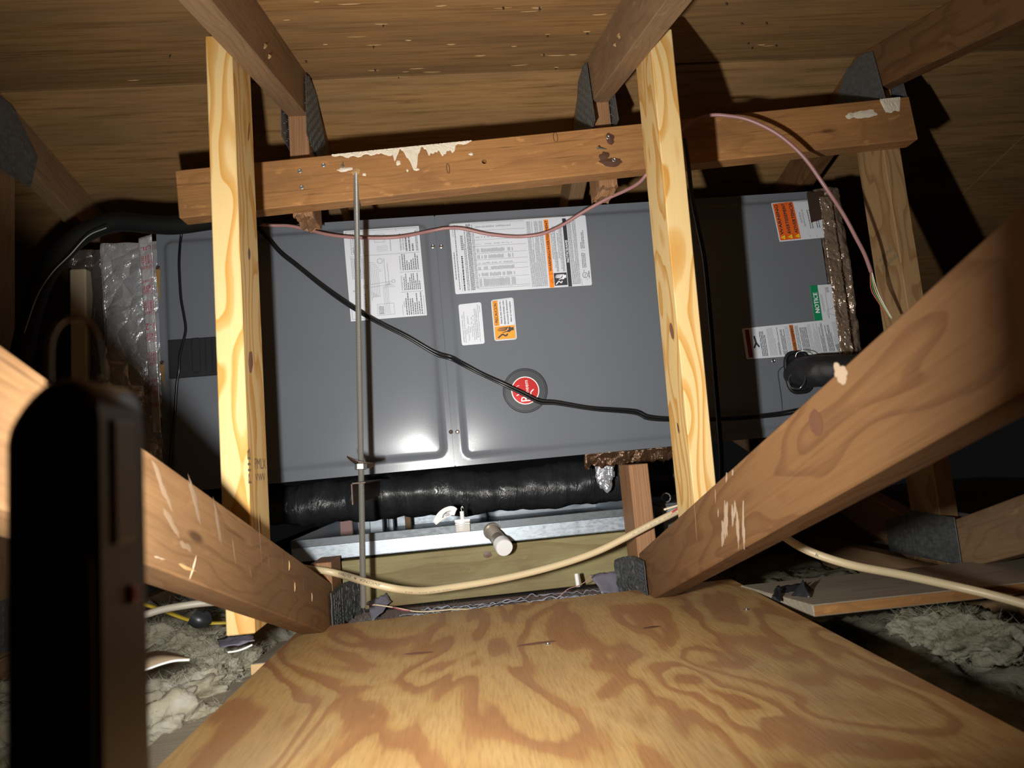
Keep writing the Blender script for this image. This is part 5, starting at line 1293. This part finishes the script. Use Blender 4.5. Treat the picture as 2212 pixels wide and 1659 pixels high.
film('plastic_film', ((470, 1382), (540, 1366), (548, 1385), (478, 1402)), (1.02, 1.02, .98, .98), PURP, 'violet grey plastic film lying under the foot of the pine stud on the left')
o = tube('thin_white_wire', [atY(p, .97) for p in ((492, 1409), (508, 1407), (525, 1402), (545, 1393))], .0014, PVC, None, 6); tag(o, 'thin white wire on the insulation under the stud foot', 'wire')
film('plastic_film', ((795, 1300), (835, 1282), (845, 1300), (805, 1345)), (1.37, 1.40, 1.38, 1.33), PURP, 'violet grey film folded beside the lower end of the threaded rod')
film('plastic_film', ((1275, 1243), (1338, 1232), (1338, 1285), (1300, 1282)), (1.36, 1.37, 1.34, 1.33), PURP, 'violet grey film tucked behind the heel plate of the knotty web')
q = atY((1245, 1240), 1.34); q2 = atY((1249, 1268), 1.33)
o = tube('white_tube', [q, q.lerp(q2, .5), q2], .0042, PVC, None, 12); tag(o, 'short white plastic tube standing behind the deck near the right heel plate', 'tube')
tw = thing('loose_wire', 'thin cream and red wire trailing over the insulation behind the deck', 'wire', atY((900, 1318), 1.31))
tube('insulation', [atY(p, 1.31) for p in ((806, 1306), (830, 1309), (860, 1314), (900, 1321), (940, 1320), (985, 1316), (1030, 1317))], .0014, CREAM, tw, 6)
tube('red_conductor', [atY(p, 1.308) for p in ((782, 1303), (796, 1306), (812, 1308))], .0012, PINK, tw, 6); tube('red_conductor', [atY(p, 1.308) for p in ((848, 1312), (870, 1318), (885, 1320))], .0012, REDI, tw, 6)
t2 = tube('loose_wire', [atY(p, 1.32) for p in ((1195, 1297), (1212, 1285), (1228, 1272), (1250, 1265), (1268, 1254), (1278, 1243))], .0009, PINK, None, 6); tag(t2, 'thin pink wire rising behind the deck by the white tube', 'wire')
# dark blocking between the joists behind the insulation
o = board('blocking', (TX['b']+.040, 1.418, .045+.010), (TX['c']-.002, 1.418, .045+.012), (0, 0, 1), .075, .026, plain('dark_stained_board', (.07, .045, .035), .8, bump=(40, .3))); tag(o, 'dark stained blocking between the joists under the treated board', 'board')
# small blocks and studs seen in the gap under the cabinet
for (x0, x1, y0, y1, yy, mat, lab) in ((733, 762, 1117, 1150, 1.80, plain('pink_foam_block', (.42, .26, .24), .9), 'pinkish foam block in the dark gap under the air handler'), (797, 828, 1108, 1140, 1.9, GALV, 'wide grey metal strip in the dark gap behind the rod'),
                                      (837, 850, 1104, 1132, 1.9, GALV, 'narrow grey metal strip in the dark gap behind the rod'), (873, 888, 1100, 1128, 1.92, AGED, 'dim wooden strip in the gap beyond the grey metal strips')):
    a, b = atY((x0, y0), yy), atY((x1, y1), yy)
    o = link('packing_block' if yy < 1.85 else 'upright_strip', bm_box(a.x, b.x, yy, yy+.02, b.z-.03, a.z, .002), mat); tag(o, lab, 'block' if yy < 1.85 else 'strip')
# crumpled black plastic on the plank
bp = thing('plastic_scrap', 'crumpled black plastic scrap on the grey plank at the corner of the deck', 'plastic scrap', atY((1715, 1290), 1.13))
for k, (pxs, ys) in enumerate(((((1675, 1270), (1742, 1258), (1722, 1306), (1665, 1296)), (1.14, 1.16, 1.10, 1.12)), (((1700, 1300), (1734, 1253), (1752, 1290), (1728, 1306)), (1.11, 1.10, 1.08, 1.09)), (((1735, 1256), (1768, 1286), (1745, 1303), (1726, 1300)), (1.12, 1.14, 1.10, 1.09)), (((1678, 1266), (1690, 1268), (1686, 1300), (1668, 1290)), (1.12, 1.12, 1.09, 1.09)))):
    o = film('fold', pxs, ys, BLACKP, None, amp=.003); o.parent = bp; o.matrix_basis = WORLD[bp].inverted()

# ================================================================== WORK LIGHT STANDING ON THE DECK
LY0, LY1 = .210, .242
out_px = ((14, 1000), (14, 940), (38, 892), (78, 844), (116, 818))
xr = atY((317, 1000), LY1).x
pl2 = [atY(p, LY0)-Vector((.0012, 0, 0)) for p in out_px]; xl = pl2[0].x; zt = atY((200, 808), LY0).z
zb_ = DZ+.0005; poly = [(xl+.0015, zb_), (xl, zb_+.05)]+[(p.x, p.z) for p in pl2]+[(xr-.006, zt), (xr-.0015, zt-.004), (xr, zt-.012), (xr-.0005, zb_+.05), (xr-.0015, zb_)]
wl = thing('work_light', 'red and black work light with a wire hook standing in the near left corner', 'work light', ((xl+xr)/2, (LY0+LY1)/2, zb_))
REDP = plain('dark_red_plastic', (.028, .002, .003), .35)
bm = bm_prism([(x, z) for x, z in poly], 0, LY1-LY0, .0022)
m = Matrix(((1, 0, 0, 0), (0, 0, 1, LY0), (0, 1, 0, 0), (0, 0, 0, 1)))
for v in bm.verts: v.co = m @ v.co
bmesh.ops.recalc_face_normals(bm, faces=bm.faces[:])
sharp_smooth(link('body', bm, REDP, wl), 40)
g0, g1 = atY((122, 1205), LY0), atY((206, 1640), LY0)
link('grip', bm_box(g0.x, g1.x, LY0-.002, LY0+.002, zb_+.01, g0.z, .0018, 2), RUBBER, wl, smooth=True)
w0, w1 = atX((238, 905), xr), atX((290, 1168), xr)
WIN = plain('smoky_window', (.10, .06, .045), .3)
link('side_window', bm_box(xr-.002, xr+.0012, w0.y, w1.y, w1.z, w0.z, .0010, 2), WIN, wl)
b0, b1 = atX((276, 1265), xr), atX((292, 1300), xr); link('button', bm_box(xr-.002, xr+.0016, b0.y, b1.y, b1.z, b0.z, .0008), plain('red_button', (.40, .01, .012), .4), wl)
hk = [atY(p, LY0+.018) for p in ((106, 830), (106, 775), (110, 730), (128, 698), (158, 684), (188, 694), (208, 728), (216, 775), (220, 815))]
tube('hook', hk, .0010, ZINC, wl, 10)
link('lens_bezel', bm_box(LIGHT.x-.013, LIGHT.x+.013, LY1-.002, LY1+.004, LIGHT.z-.045, LIGHT.z+.055, .003), BLACKP, wl)
LED = NT('led_lens'); LED.set(Base_Color=(.9, .9, .9, 1), Emission_Color=(1, .97, .92, 1), Emission_Strength=30.)
link('led_lens', bm_box(LIGHT.x-.0105, LIGHT.x+.0105, LY1+.003, LY1+.007, LIGHT.z-.036, LIGHT.z+.042, .001), LED.m, wl)
